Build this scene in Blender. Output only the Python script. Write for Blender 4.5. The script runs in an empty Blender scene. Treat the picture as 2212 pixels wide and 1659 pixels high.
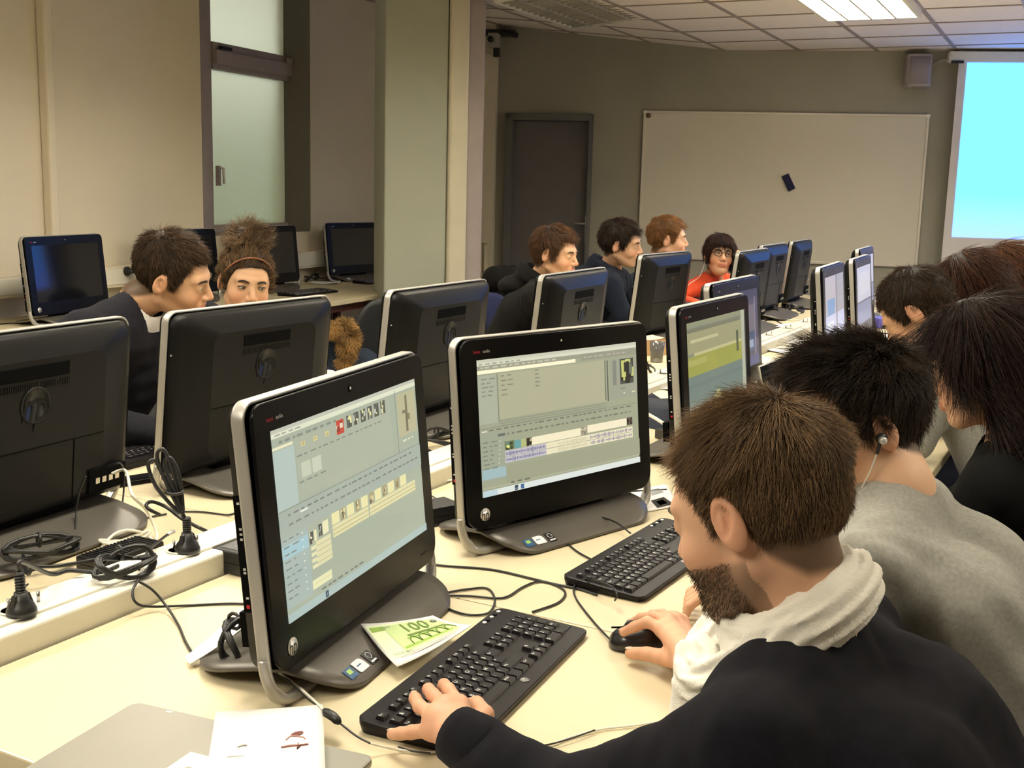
import bpy, bmesh, math, random
import numpy as np
from mathutils import Vector, Matrix, Euler
random.seed(7); RNG = np.random.default_rng(11)
SC = bpy.context.scene; COL = SC.collection
# ------------------------------------------------------------------ camera, world, exposure
IW, IH, FPX = 2212.0, 1659.0, 2471.0
PITCH, ROLL, CAMZ = 0.1706, 0.0261, 1.448
_fw = np.array([0, math.cos(PITCH), -math.sin(PITCH)]); _u0 = np.array([0, math.sin(PITCH), math.cos(PITCH)]); _r0 = np.array([1., 0, 0])
_rt = math.cos(ROLL)*_r0+math.sin(ROLL)*_u0; _up = -math.sin(ROLL)*_r0+math.cos(ROLL)*_u0
CAMP = np.array([0, 0, CAMZ])
cd = bpy.data.cameras.new('camera'); cam = bpy.data.objects.new('camera', cd); COL.objects.link(cam)
cd.sensor_width = 36; cd.lens = 36*FPX/IW; cd.clip_start = 0.05; cd.clip_end = 100
M = Matrix.Identity(4)
for i in range(3):
    M[i][0] = _rt[i]; M[i][1] = _up[i]; M[i][2] = -_fw[i]; M[i][3] = CAMP[i]
cam.matrix_world = M; SC.camera = cam
SC.view_settings.view_transform = 'Standard'; SC.view_settings.look = 'None'; SC.view_settings.gamma = 1
SC.view_settings.use_curve_mapping = False; SC.view_settings.exposure = 0.42
SC.cycles.use_denoising = True; SC.cycles.use_adaptive_sampling = True; SC.cycles.adaptive_threshold = 0.02; SC.cycles.max_bounces = 6; SC.cycles.diffuse_bounces = 4; SC.cycles.glossy_bounces = 3
SC.cycles.transmission_bounces = 5; SC.cycles.sample_clamp_indirect = 6; SC.cycles.caustics_reflective = False; SC.cycles.caustics_refractive = False
wd = bpy.data.worlds.new('world'); SC.world = wd; wd.use_nodes = True
bg = wd.node_tree.nodes['Background']; bg.inputs[0].default_value = (0.92, 0.95, 0.84, 1); bg.inputs[1].default_value = 2.1

def ray(u, v): return (_fw*FPX+_rt*(u-IW/2)-_up*(v-IH/2))/FPX
def at(u, v, z):                      # the point of the horizontal plane at height z seen at that place of the photo
    d = ray(u, v); return Vector(CAMP+d*((z-CAMZ)/d[2]))
def dep(u, v, d): return Vector(CAMP+ray(u, v)*d)
def onplane(u, v, P, ang):            # the same on a vertical wall through P running along ang degrees
    a = math.radians(ang); n = np.array([-math.sin(a), math.cos(a), 0]); d = ray(u, v)
    return Vector(CAMP+d*((np.array(P)-CAMP)@n)/(d@n))

# ------------------------------------------------------------------ lamps, seen and added (area lights sit inside the luminaires)
CEIL = 2.56
ROWDIR = math.radians(64)             # the ceiling grid and the fold run along this
def area(name, loc, sx, sy, rotz, power, color, up=False):
    l = bpy.data.lights.new(name, 'AREA'); l.shape = 'RECTANGLE'; l.size = sx; l.size_y = sy; l.energy = power; l.color = color
    o = bpy.data.objects.new(name, l); COL.objects.link(o); o.location = loc; o.rotation_euler = (math.pi if up else 0, 0, rotz)
    return o
WARM = (1.0, 0.93, 0.79)

# ------------------------------------------------------------------ materials
MATS = {}
def mat(name, color, rough=0.5, metal=0.0, coat=0.0, emis=None, estr=0.0, spec=0.5, bump=0.0, bscale=60, var=0.0, vscale=8, trans=0.0, alpha=1.0, sheen=0.0, coord='Object', sss=0.0, stretch=None, coatr=0.05):
    if name in MATS: return MATS[name]
    m = bpy.data.materials.new(name); m.use_nodes = True; nt = m.node_tree; p = nt.nodes['Principled BSDF']
    p.inputs['Base Color'].default_value = (*color, 1); p.inputs['Roughness'].default_value = rough; p.inputs['Metallic'].default_value = metal
    p.inputs['Coat Weight'].default_value = coat; p.inputs['Coat Roughness'].default_value = coatr
    p.inputs['Specular IOR Level'].default_value = spec; p.inputs['Transmission Weight'].default_value = trans
    p.inputs['Alpha'].default_value = alpha; p.inputs['Sheen Weight'].default_value = sheen
    if sss: p.inputs['Subsurface Weight'].default_value = sss; p.inputs['Subsurface Radius'].default_value = (0.012, 0.004, 0.002); p.inputs['Subsurface Scale'].default_value = 1.0
    if emis: p.inputs['Emission Color'].default_value = (*emis, 1); p.inputs['Emission Strength'].default_value = estr
    if bump or var:
        tc = nt.nodes.new('ShaderNodeTexCoord'); src = tc.outputs[coord]
        if stretch:
            mp = nt.nodes.new('ShaderNodeMapping'); mp.inputs['Scale'].default_value = stretch; nt.links.new(src, mp.inputs[0]); src = mp.outputs[0]
    if bump:
        n = nt.nodes.new('ShaderNodeTexNoise'); n.inputs['Scale'].default_value = bscale; n.inputs['Detail'].default_value = 4
        b = nt.nodes.new('ShaderNodeBump'); b.inputs['Strength'].default_value = bump; b.inputs['Distance'].default_value = 0.002
        nt.links.new(src, n.inputs['Vector']); nt.links.new(n.outputs[0], b.inputs['Height']); nt.links.new(b.outputs[0], p.inputs['Normal'])
    if var:
        n = nt.nodes.new('ShaderNodeTexNoise'); n.inputs['Scale'].default_value = vscale; n.inputs['Detail'].default_value = 5
        r = nt.nodes.new('ShaderNodeValToRGB'); c = Vector(color)
        r.color_ramp.elements[0].position = 0.3; r.color_ramp.elements[1].position = 0.7
        r.color_ramp.elements[0].color = (*(c*(1-var)), 1); r.color_ramp.elements[1].color = (*[min(1, x*(1+var)) for x in c], 1)
        nt.links.new(src, n.inputs['Vector']); nt.links.new(n.outputs[0], r.inputs[0]); nt.links.new(r.outputs[0], p.inputs['Base Color'])
    MATS[name] = m; return m
def attr_mat(name, attr='col', rough=0.5, emis=0.0, coat=0.0, var=0.0, sheen=0.0, base=None, spec=0.5, bump=0.0, bscale=300, aniso=0.0):
    if name in MATS: return MATS[name]
    m = bpy.data.materials.new(name); m.use_nodes = True; nt = m.node_tree; p = nt.nodes['Principled BSDF']
    a = nt.nodes.new('ShaderNodeAttribute'); a.attribute_name = attr
    p.inputs['Roughness'].default_value = rough; p.inputs['Coat Weight'].default_value = coat; p.inputs['Coat Roughness'].default_value = 0.03
    p.inputs['Specular IOR Level'].default_value = spec; p.inputs['Sheen Weight'].default_value = sheen
    if emis:
        p.inputs['Base Color'].default_value = (0.01, 0.01, 0.01, 1)
        nt.links.new(a.outputs['Color'], p.inputs['Emission Color']); p.inputs['Emission Strength'].default_value = emis
    else: nt.links.new(a.outputs['Color'], p.inputs['Base Color'])
    if bump:
        tc = nt.nodes.new('ShaderNodeTexCoord'); n = nt.nodes.new('ShaderNodeTexNoise'); n.inputs['Scale'].default_value = bscale; n.inputs['Detail'].default_value = 3
        b = nt.nodes.new('ShaderNodeBump'); b.inputs['Strength'].default_value = bump; b.inputs['Distance'].default_value = 0.002
        nt.links.new(tc.outputs['Object'], n.inputs['Vector']); nt.links.new(n.outputs[0], b.inputs['Height']); nt.links.new(b.outputs[0], p.inputs['Normal'])
    MATS[name] = m; return m

# ------------------------------------------------------------------ mesh builder
class MB:
    def __init__(s): s.v = []; s.f = []; s.m = []; s.c = []; s.mats = []; s.sm = []
    def mi(s, m):
        if m not in s.mats: s.mats.append(m)
        return s.mats.index(m)
    def add(s, vs, fs, m, smooth=False, col=(1, 1, 1), T=None):
        b = len(s.v); i = s.mi(m)
        for p in vs:
            p = Vector(p); s.v.append(tuple(T @ p) if T is not None else tuple(p))
        for f in fs: s.f.append([b+k for k in f]); s.m.append(i); s.c.append(col); s.sm.append(smooth)
        return s
    def box(s, c, d, m, rz=0.0, T=None, col=(1, 1, 1), taper=0.0):
        x, y, z = [k/2 for k in d]; R = Matrix.Rotation(rz, 3, 'Z'); t = 1-taper
        vs = [R @ Vector((sx*x*(t if sz > 0 else 1), sy*y*(t if sz > 0 else 1), sz*z))+Vector(c) for sz in (-1, 1) for sx, sy in ((-1, -1), (1, -1), (1, 1), (-1, 1))]
        return s.add(vs, [(3, 2, 1, 0), (4, 5, 6, 7), (0, 1, 5, 4), (1, 2, 6, 5), (2, 3, 7, 6), (3, 0, 4, 7)], m, T=T, col=col)
    def prism(s, pts, z0, z1, m, T=None, smooth=False, col=(1, 1, 1)):     # pts ccw in xy
        n = len(pts); vs = [(p[0], p[1], z0) for p in pts]+[(p[0], p[1], z1) for p in pts]
        fs = [tuple(reversed(range(n))), tuple(range(n, 2*n))]
        s.add(vs, fs, m, T=T, col=col)
        b = len(s.v)-2*n; i = s.mi(m)
        for k in range(n): s.f.append([b+k, b+(k+1) % n, b+n+(k+1) % n, b+n+k]); s.m.append(i); s.c.append(col); s.sm.append(smooth)
        return s
    def quad(s, a, b, c, d, m, col=(1, 1, 1), T=None): return s.add([a, b, c, d], [(0, 1, 2, 3)], m, col=col, T=T)
    def lathe(s, prof, m, c=(0, 0, 0), n=24, T=None, col=(1, 1, 1)):
        vs = []; fs = []
        for r, z in prof:
            for k in range(n): a = 2*math.pi*k/n; vs.append((c[0]+r*math.cos(a), c[1]+r*math.sin(a), c[2]+z))
        L = len(prof)
        for i in range(L-1):
            for k in range(n): fs.append((i*n+k, i*n+(k+1) % n, (i+1)*n+(k+1) % n, (i+1)*n+k))
        fs.append(tuple(reversed(range(n)))); fs.append(tuple((L-1)*n+k for k in range(n)))
        return s.add(vs, fs, m, True, T=T, col=col)
    def tube(s, pts, r, m, n=8, T=None, closed=False, flat=None, col=(1, 1, 1), radii=None):   # flat: (normal_dir, half_w, half_t)
        pts = [Vector(p) for p in pts]; N = len(pts); vs = []; fs = []
        up = None
        for i, p in enumerate(pts):
            if closed: t = (pts[(i+1) % N]-pts[i-1])
            else: t = pts[min(i+1, N-1)]-pts[max(i-1, 0)]
            if t.length < 1e-9: t = Vector((0, 0, 1))
            t.normalize()
            if flat: b = Vector(flat[0]).normalized(); a = t.cross(b).normalized()
            else:
                if up is None: up = Vector((0, 0, 1)) if abs(t.z) < .9 else Vector((1, 0, 0))
                a = t.cross(up)
                if a.length < 1e-6: a = t.orthogonal()
                a.normalize(); b = a.cross(t).normalized(); up = b
            rr = radii[i] if radii else r
            for k in range(n):
                q = 2*math.pi*(k+.5)/n
                if flat: 
                    ca, sa = math.cos(q), math.sin(q); e = 0.35
                    ca = math.copysign(abs(ca)**e, ca); sa = math.copysign(abs(sa)**e, sa)
                    vs.append(p+a*flat[2]*ca+b*flat[1]*sa)
                else: vs.append(p+a*rr*math.cos(q)+b*rr*math.sin(q))
        for i in range(N if closed else N-1):
            j = (i+1) % N
            for k in range(n): fs.append((i*n+k, i*n+(k+1) % n, j*n+(k+1) % n, j*n+k))
        if not closed: fs.append(tuple(reversed(range(n)))); fs.append(tuple((N-1)*n+k for k in range(n)))
        return s.add(vs, fs, m, True, T=T, col=col)
    def ball(s, c, r, m, nu=16, nv=10, T=None, col=(1, 1, 1)):
        r = (r, r, r) if isinstance(r, (int, float)) else r
        vs = [(c[0], c[1], c[2]-r[2])]; fs = []
        for i in range(1, nv):
            ph = -math.pi/2+math.pi*i/nv
            for k in range(nu): a = 2*math.pi*k/nu; vs.append((c[0]+r[0]*math.cos(ph)*math.cos(a), c[1]+r[1]*math.cos(ph)*math.sin(a), c[2]+r[2]*math.sin(ph)))
        vs.append((c[0], c[1], c[2]+r[2]))
        for k in range(nu): fs.append((0, 1+(k+1) % nu, 1+k)); fs.append((len(vs)-1, 1+(nv-2)*nu+k, 1+(nv-2)*nu+(k+1) % nu))
        for i in range(nv-2):
            for k in range(nu): fs.append((1+i*nu+k, 1+i*nu+(k+1) % nu, 1+(i+1)*nu+(k+1) % nu, 1+(i+1)*nu+k))
        return s.add(vs, fs, m, True, T=T, col=col)
    def text(s, txt, size, m, T, ext=0.0, align='CENTER', col=(1, 1, 1)):
        key = (txt, round(ext, 5), align)
        if key not in TXT:
            c = bpy.data.curves.new('t', 'FONT'); c.body = txt; c.size = 1; c.align_x = align; c.align_y = 'CENTER'; c.extrude = ext; c.resolution_u = 2
            o = bpy.data.objects.new('t', c); me = bpy.data.meshes.new_from_object(o)
            TXT[key] = ([tuple(v.co) for v in me.vertices], [tuple(p.vertices) for p in me.polygons])
            bpy.data.objects.remove(o); bpy.data.curves.remove(c); bpy.data.meshes.remove(me)
        vs, fs = TXT[key]
        return s.add([(v[0]*size, v[1]*size, v[2]*size) for v in vs], fs, m, T=T, col=col)
    def build(s, name, parent=None, bevel=0.0, seg=2, colattr=False):
        me = bpy.data.meshes.new(name); me.from_pydata(s.v, [], s.f)
        for m in s.mats: me.materials.append(m)
        me.polygons.foreach_set('material_index', s.m); me.polygons.foreach_set('use_smooth', s.sm)
        if colattr:
            ca = me.color_attributes.new('col', 'FLOAT_COLOR', 'CORNER'); d = []
            for p in me.polygons: d += [*s.c[p.index], 1.0]*p.loop_total
            ca.data.foreach_set('color', d)
        me.update()
        o = bpy.data.objects.new(name, me); COL.objects.link(o)
        if parent is not None: o.parent = parent
        if bevel:
            b = o.modifiers.new('bevel', 'BEVEL'); b.width = bevel; b.segments = seg; b.limit_method = 'ANGLE'; b.angle_limit = math.radians(40); b.harden_normals = False
        return o
TXT = {}
def tag(o, label=None, cat=None, group=None, kind=None):
    if label: o['label'] = label
    if cat: o['category'] = cat
    if group: o['group'] = group
    if kind: o['kind'] = kind
    return o
def empty(name, loc=(0, 0, 0), rz=0.0, label=None, cat=None, group=None):
    o = bpy.data.objects.new(name, None); COL.objects.link(o); o.location = loc; o.rotation_euler = (0, 0, rz); o.empty_display_size = .1
    return tag(o, label, cat, group)
def copy_tree(o, parent=None):
    c = o.copy(); COL.objects.link(c)
    if parent is not None: c.parent = parent
    for ch in KIDS.get(o.name, []): copy_tree(ch, c)
    return c
KIDS = {}
def index_kids():
    KIDS.clear()
    for o in bpy.data.objects:
        if o.parent: KIDS.setdefault(o.parent.name, []).append(o)
def spline(pts, n=8, closed=False):
    P = [Vector(p) for p in pts]; N = len(P); out = []
    if N < 3: return P
    for i in range(N if closed else N-1):
        g = (lambda k: P[k % N]) if closed else (lambda k: P[max(0, min(N-1, k))])
        p0, p1, p2, p3 = g(i-1), g(i), g(i+1), g(i+2)
        for k in range(n):
            t = k/n; out.append(0.5*((2*p1)+(p2-p0)*t+(2*p0-5*p1+4*p2-p3)*t*t+(3*p1-p0-3*p2+p3)*t**3))
    if not closed: out.append(P[-1])
    return out
def rrect(x0, y0, x1, y1, r, n=5):
    r = r if isinstance(r, (list, tuple)) else (r,)*4; P = []
    for (cx, cy, a0), q in zip(((x1, y0, -90), (x1, y1, 0), (x0, y1, 90), (x0, y0, 180)), (r[0], r[1], r[2], r[3])):
        sx = -1 if cx == x1 else 1; sy = 1 if cy == y0 else -1
        for k in range(n+1):
            a = math.radians(a0+90*k/n); P.append((cx+sx*q+q*math.cos(a), cy+sy*q+q*math.sin(a)))
    return P
def cable(pts, r, m, name='cable', label=None, cat='cable', group=None, parent=None, n=8, seg=7):
    o = MB().tube(spline(pts, n), r, m, n=seg).build(name, parent)
    if label: tag(o, label, cat, group)
    return o
def R3(rx, ry, rz): return Euler((rx, ry, rz)).to_matrix().to_4x4()
# ------------------------------------------------------------------ room materials
m_wallw = mat('window_wall_paint', (0.76, 0.69, 0.55), .85, bump=.25, bscale=180, var=.03, vscale=2)
m_wallg = mat('front_wall_paint', (0.375, 0.36, 0.29), .85, bump=.3, bscale=220, var=.04, vscale=3)
m_colg = mat('column_paint', (0.44, 0.46, 0.37), .75, bump=.25, bscale=200, var=.03, vscale=3)
m_cream = mat('cream_gloss_paint', (0.72, 0.66, 0.50), .35, coat=.2, var=.03)
m_tile = mat('ceiling_tile', (0.90, 0.83, 0.75), .9, bump=.5, bscale=350, var=.03, vscale=30)
m_grid = mat('ceiling_grid', (0.36, 0.30, 0.24), .6, var=.05)
m_floor = mat('floor_lino', (0.36, 0.33, 0.31), .55, bump=.1, bscale=80, var=.15, vscale=12)
m_doorp = mat('door_paint', (0.15, 0.14, 0.135), .6, bump=.2, bscale=150, var=.05)
m_doorf = mat('door_frame_paint', (0.14, 0.14, 0.13), .55, var=.05)
m_metal = mat('brushed_metal', (0.55, 0.53, 0.50), .3, 1.0, var=.05)
m_wboard = mat('whiteboard_enamel', (0.72, 0.68, 0.57), .3, coat=.2, var=.015, vscale=2)
m_alu = mat('aluminium_trim', (0.70, 0.66, 0.58), .4, .4, var=.03)
m_winf = mat('window_frame_paint', (0.42, 0.36, 0.34), .5, var=.05)
m_reveal = mat('reveal_dark_tone', (0.25, 0.23, 0.19), .7, var=.05)
m_plast = mat('white_plastic', (0.78, 0.76, 0.66), .4, var=.02)
m_trunk = mat('trunking_plastic', (0.80, 0.78, 0.68), .4, var=.02)
m_white = mat('white_paper', (0.86, 0.85, 0.82), .7, var=.015)
m_black = mat('black_plastic', (0.012, 0.012, 0.013), .35, var=.1)
m_rub = mat('black_rubber', (0.014, 0.014, 0.014), .42, var=.1)
m_desk = mat('cream_laminate', (0.66, 0.575, 0.385), .42, coat=.12, bump=.04, bscale=400, var=.02, vscale=5)
m_edge = mat('desk_edge_band', (0.62, 0.52, 0.34), .5, var=.04)
m_leg = mat('dark_red_steel', (0.09, 0.02, 0.015), .45, var=.08)

# walls. Window wall runs along 68 deg, 4.5 m to the camera's left; front wall runs along -10 deg
WA = 68; we = Vector((math.cos(math.radians(WA)), math.sin(math.radians(WA)), 0)); wn = Vector((we.y, -we.x, 0)); WP = wn*-4.5
FA = -10; FP = at(1564, 108, CEIL); FP.z = 0; fe = Vector((math.cos(math.radians(FA)), math.sin(math.radians(FA)), 0)); fn = Vector((fe.y, -fe.x, 0))
def ow(u, v): return onplane(u, v, WP, WA)          # on window wall
def of(u, v): return onplane(u, v, FP, FA)          # on front wall
def wl(p): return (p-WP).dot(we)
def wpt(t, z, out=0.0): p = WP+we*t+wn*out; return Vector((p.x, p.y, z))
def fl(p): return (p-FP).dot(fe)
def fpt(t, z, out=0.0): p = FP+fe*t+fn*out; return Vector((p.x, p.y, z))
HT = 3.25
# corner of the two walls
A = np.array([[we.x, -fe.x], [we.y, -fe.y]]); sol = np.linalg.solve(A, np.array([FP.x-WP.x, FP.y-WP.y])); tcor = sol[0]; fcor = sol[1]
# window opening on the window wall
p0, p1 = ow(437, 489), ow(670, 521); t0, t1 = wl(ow(435, 250)), wl(ow(671, 250)); zs = ow(560, 505).z; zt = 3.05
def wallmesh(pt, t_a, t_b, z1, th, m, hole=None):
    b = MB()
    def slab(ta, tb, za, zb):
        vs = [pt(ta, za, 0), pt(tb, za, 0), pt(tb, zb, 0), pt(ta, zb, 0), pt(ta, za, -th), pt(tb, za, -th), pt(tb, zb, -th), pt(ta, zb, -th)]
        b.add(vs, [(0, 1, 2, 3), (5, 4, 7, 6), (4, 0, 3, 7), (1, 5, 6, 2), (3, 2, 6, 7), (4, 5, 1, 0)], m)
    if hole:
        ha, hb, hz0, hz1 = hole
        slab(t_a, ha, 0, z1); slab(hb, t_b, 0, z1); slab(ha, hb, 0, hz0); slab(ha, hb, hz1, z1)
    else: slab(t_a, t_b, 0, z1)
    return b
tag(wallmesh(wpt, -4.5, tcor+.1, HT, .30, m_wallw, (t0, t1, zs, zt)).build('wall_left'), kind='structure')
dl, dr = fl(of(1092, 400)), fl(of(1281, 300)); dh = 2.045
tag(wallmesh(fpt, fcor-.1, 4.7, HT, .2, m_wallg, (dl, dr, 0.0, dh)).build('wall_front'), kind='structure')
# the unseen sides close the room
cA = wpt(-4.5, 0); cB = fpt(4.7, 0)
def wall_seg(name, p, q, m):
    d = (q-p); L = d.length; d.normalize(); n = Vector((d.y, -d.x, 0)); b = MB()
    vs = [p, q, q+n*.1, p+n*.1]; vs = vs+[v+Vector((0, 0, HT)) for v in vs]
    b.add(vs, [(3, 2, 1, 0), (4, 5, 6, 7), (0, 1, 5, 4), (1, 2, 6, 5), (2, 3, 7, 6), (3, 0, 4, 7)], m)
    tag(b.build(name), kind='structure')
cC = cA+wn*6.2; cD = Vector((cB.x+.3, cB.y-8.5, 0))
wall_seg('wall_back', cC, cA, m_wallw); wall_seg('wall_right', cB, cD, m_wallw); wall_seg('wall_back_right', cD, cC, m_wallw)
fb = MB(); fb.add([cA+wn*-.5+we*-.3, cC+Vector((0, -.5, 0)), cD+Vector((.5, -.5, 0)), cB+fn*-.5+fe*.5, wpt(tcor, 0)-wn*.5+we*.5], [(0, 1, 2, 3, 4)], m_floor)
tag(fb.build('floor'), kind='structure')

# ceiling: level east of the fold line, rising gently toward the window wall west of it; square tiles with a raised grid
g1 = Vector((math.cos(ROWDIR), math.sin(ROWDIR), 0)); g2 = Vector((g1.y, -g1.x, 0))     # along fold, across (to the right)
F0 = at(1564, 108, CEIL)
SLOPE = 0.105
def cpt(a, b, dz=0.0):
    p = F0+g1*a+g2*b; return Vector((p.x, p.y, CEIL+(max(0, -b)*SLOPE)+dz))
cb = MB()
for s0, s1 in ((-6.5, 0), (0, 7.0)):
    vs = [cpt(-14, s0), cpt(-14, s1), cpt(1.8, s1), cpt(1.8, s0)]; cb.add(vs, [(0, 1, 2, 3)], m_tile)
    cb.add([v+Vector((0, 0, .05)) for v in vs], [(3, 2, 1, 0)], m_tile)
tag(cb.build('ceiling'), kind='structure')
gb = MB(); TS = 0.6
def gbar(a, b_, w=.012):
    d = (b_-a).normalized(); n = d.cross(Vector((0, 0, 1))).normalized()*w
    gb.add([a-n, a+n, b_+n, b_-n, a-n-Vector((0, 0, .006)), a+n-Vector((0, 0, .006)), b_+n-Vector((0, 0, .006)), b_-n-Vector((0, 0, .006))], [(4, 5, 6, 7), (0, 4, 7, 3), (1, 2, 6, 5), (0, 1, 5, 4), (3, 7, 6, 2)], m_grid)
TB = 0.565
for i in range(-11, 13): gbar(cpt(-14, i*TB), cpt(1.8, i*TB), .013)
A0 = -0.5
for j in range(-22, 4):
    a = A0+j*TS
    gbar(cpt(a, -6.5), cpt(a, 0), .007); gbar(cpt(a, 0), cpt(a, 7), .007)
tag(gb.build('trim_1'), kind='structure')

# door with frame, handle
dm = MB(); fr = .055
for (ta, tb, za, zb) in ((dl, dl+fr, 0, dh), (dr-.03, dr, 0, dh), (dl, dr, dh-fr, dh)):
    c = (fpt(ta, za, .012)+fpt(tb, zb, .012))/2; dm.box(((c.x), c.y, c.z), (tb-ta, .11, zb-za), m_doorf, rz=math.radians(FA))
leaf = MB(); c = fpt((dl+dr)/2+.01, 0, -.03); leaf.box((c.x, c.y, (dh-fr)/2+.005), (dr-dl-fr-.03, .04, dh-fr-.01), m_doorp, rz=math.radians(FA))
leafo = tag(leaf.build('door_1', bevel=.003), kind='structure'); dmo = dm.build('door_frame', parent=leafo, bevel=.004)
hm = MB(); hp = fpt(fl(of(1268, 495)), 1.12, 0); T = Matrix.Translation(hp) @ Matrix.Rotation(math.radians(FA), 4, 'Z')
hm.box((0, -.002, 0), (.035, .008, .22), m_metal, T=T)
hm.tube([(0, -.005, .045), (0, -.05, .045), (-.02, -.058, .045), (-.11, -.058, .047)], .009, m_metal, T=T)
hm.lathe([(.011, -.004), (.011, .004)], m_black, n=12, T=T @ Matrix.Translation((0, -.008, -.03)) @ Matrix.Rotation(math.pi/2, 4, 'X'))
hm.build('door_handle', parent=leafo)
bb = MB(); c0 = fpt(fcor, .05, .008); 
for ta, tb in ((fcor, dl-.002), (dr+.002, 4.7)):
    c = fpt((ta+tb)/2, .05, .008); bb.box((c.x, c.y, .05), (tb-ta, .016, .1), m_doorf, rz=math.radians(FA))
tag(bb.build('baseboard_front'), kind='structure')

# whiteboard
wb0, wb1 = fl(of(1391, 240)), fl(of(2008, 247)); wz1 = (of(1391, 240).z+of(2008, 247).z)/2; wz0 = (of(1380, 557).z+of(1985, 577).z)/2
Twb = Matrix.Translation(fpt((wb0+wb1)/2, (wz0+wz1)/2, 0)) @ Matrix.Rotation(math.radians(FA), 4, 'Z'); ww, wh = (wb1-wb0), (wz1-wz0)
wbe = empty('whiteboard', Twb.translation, math.radians(FA), 'wide pale whiteboard with thin metal frame on the grey front wall', 'whiteboard')
MB().box((0, -.012, 0), (ww-.03, .016, wh-.03), m_wboard).build('board_panel', wbe)
fm = MB()
for (cx, cz, dx, dz) in ((0, wh/2-.01, ww-.04, .02), (0, -wh/2+.01, ww-.04, .02), (-ww/2+.01, 0, .02, wh-.04), (ww/2-.01, 0, .02, wh-.04)): fm.box((cx, -.016, cz), (dx, .026, dz), m_alu)
fm.build('board_frame', wbe, bevel=.003)
for sx in (-1, 1):
    for sz in (-1, 1): MB().box((sx*(ww/2-.011), -.018, sz*(wh/2-.011)), (.03, .032, .03), m_plast).build('corner_cap', wbe, bevel=.006)
e1 = of(1697, 377); e2 = of(1709, 411); ec = (e1+e2)/2
Te = Matrix.Translation(fpt(fl(ec), ec.z, .027)) @ Matrix.Rotation(math.radians(FA), 4, 'Z') @ Matrix.Rotation(math.radians(-28), 4, 'Y')
m_navy = mat('navy_felt', (0.012, 0.012, 0.06), .8, bump=.4, bscale=300)
er = empty('board_eraser', label='small dark blue eraser stuck tilted on the whiteboard', cat='eraser'); er.matrix_world = Te
MB().box((0, -.012, 0), (.055, .028, .13), m_navy).build('eraser_grip', er, bevel=.006); MB().box((0, .008, 0), (.058, .012, .132), m_black).build('felt_pad', er, bevel=.002)
mg = of(1401, 250); Tm = Matrix.Translation(fpt(fl(mg), mg.z, .022)) @ Matrix.Rotation(math.radians(FA), 4, 'Z') @ Matrix.Rotation(math.pi/2, 4, 'X')
o = MB().lathe([(.018, 0), (.02, .004), (.018, .01), (.012, .012)], mat('brown_magnet', (.12, .06, .03), .4), n=18).build('board_magnet'); o.matrix_world = Tm; tag(o, 'round brown magnet at upper left corner of the whiteboard', 'magnet')

# projection screen: case, cloth, lit picture
sa = fl(of(2049, 300)); sz0, sz1 = of(2036, 510).z, of(2063, 131).z; sb = sa+2.2
cz = of(2045, 118).z-.035
scr = empty('projection_screen', fpt(sa+1.1, 0, .14), math.radians(FA), 'large pull-down projection screen glowing pale blue on the front wall', 'projection screen')
MB().prism(rrect(-1.18, -.05, 1.18, .05, .02), cz-.04, cz+.04, m_plast).build('screen_case', scr, bevel=.008)
MB().box((-1.12, -.055, cz-.04), (.09, .02, .02), m_black).build('end_latch', scr)
m_cloth = mat('screen_cloth', (0.74, 0.70, 0.66), .8, bump=.1, bscale=500, var=.01)
MB().box((0, 0, (cz+.62)/2), (2.2, .004, cz-.62), m_cloth).build('screen_cloth', scr)
MB().tube([(-1.1, 0, .62), (1.1, 0, .62)], .014, m_plast).build('bottom_bar', scr)
def lit_picture():
    m = bpy.data.materials.new('projected_picture'); m.use_nodes = True; nt = m.node_tree; nt.nodes.clear()
    o = nt.nodes.new('ShaderNodeOutputMaterial'); e = nt.nodes.new('ShaderNodeEmission'); tc = nt.nodes.new('ShaderNodeTexCoord'); sp = nt.nodes.new('ShaderNodeSeparateXYZ'); r = nt.nodes.new('ShaderNodeValToRGB')
    nt.links.new(tc.outputs['Generated'], sp.inputs[0]); nt.links.new(sp.outputs['Z'], r.inputs[0])
    r.color_ramp.elements[0].color = (0.16, 0.27, 1, 1); r.color_ramp.elements[0].position = 0.0
    r.color_ramp.elements[1].color = (0.088, 0.31, 1, 1); r.color_ramp.elements[1].position = .25
    nt.links.new(r.outputs[0], e.inputs[0]); e.inputs[1].default_value = 2.6; nt.links.new(e.outputs[0], o.inputs[0]); return m
MB().quad((-1.04, -.0045, sz0), (1.04, -.0045, sz0), (1.04, -.0045, sz1), (-1.04, -.0045, sz1), lit_picture()).build('projected_image', scr)

# wall speaker
sp0, sp1 = fl(of(1951, 150)), fl(of(2006, 150)); spz1, spz0 = of(1978, 122).z, of(1975, 194).z
m_spk = mat('speaker_shell', (0.40, 0.35, 0.34), .5, var=.03); m_grille = mat('speaker_grille', (0.34, 0.30, 0.29), .7, bump=.8, bscale=900)
spk = empty('wall_speaker', fpt((sp0+sp1)/2, spz0, .0), math.radians(FA), 'pale loudspeaker box mounted high between whiteboard and projection screen', 'speaker')
hw, hh = (sp1-sp0)/2, spz1-spz0
MB().prism(rrect(-hw, -.19, hw, -.05, (.05, .01, .01, .05)), 0.01, hh, m_spk, smooth=True).build('speaker_shell', spk, bevel=.006)
MB().prism(rrect(-hw+.012, -.196, hw-.012, -.15, (.04, .0, .0, .04)), .03, hh-.02, m_grille, smooth=True).build('speaker_grille', spk)
MB().ball((0, -.197, .045), .008, m_metal).build('badge', spk); MB().box((0, -.025, hh*.5), (.06, .05, .1), m_black).build('wall_bracket', spk)
for sx in (-1, 1): MB().lathe([(.02, 0), (.02, .012)], m_spk, c=(sx*hw*.6, -.12, -.0), n=12).build('screw_knob', spk)
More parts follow.
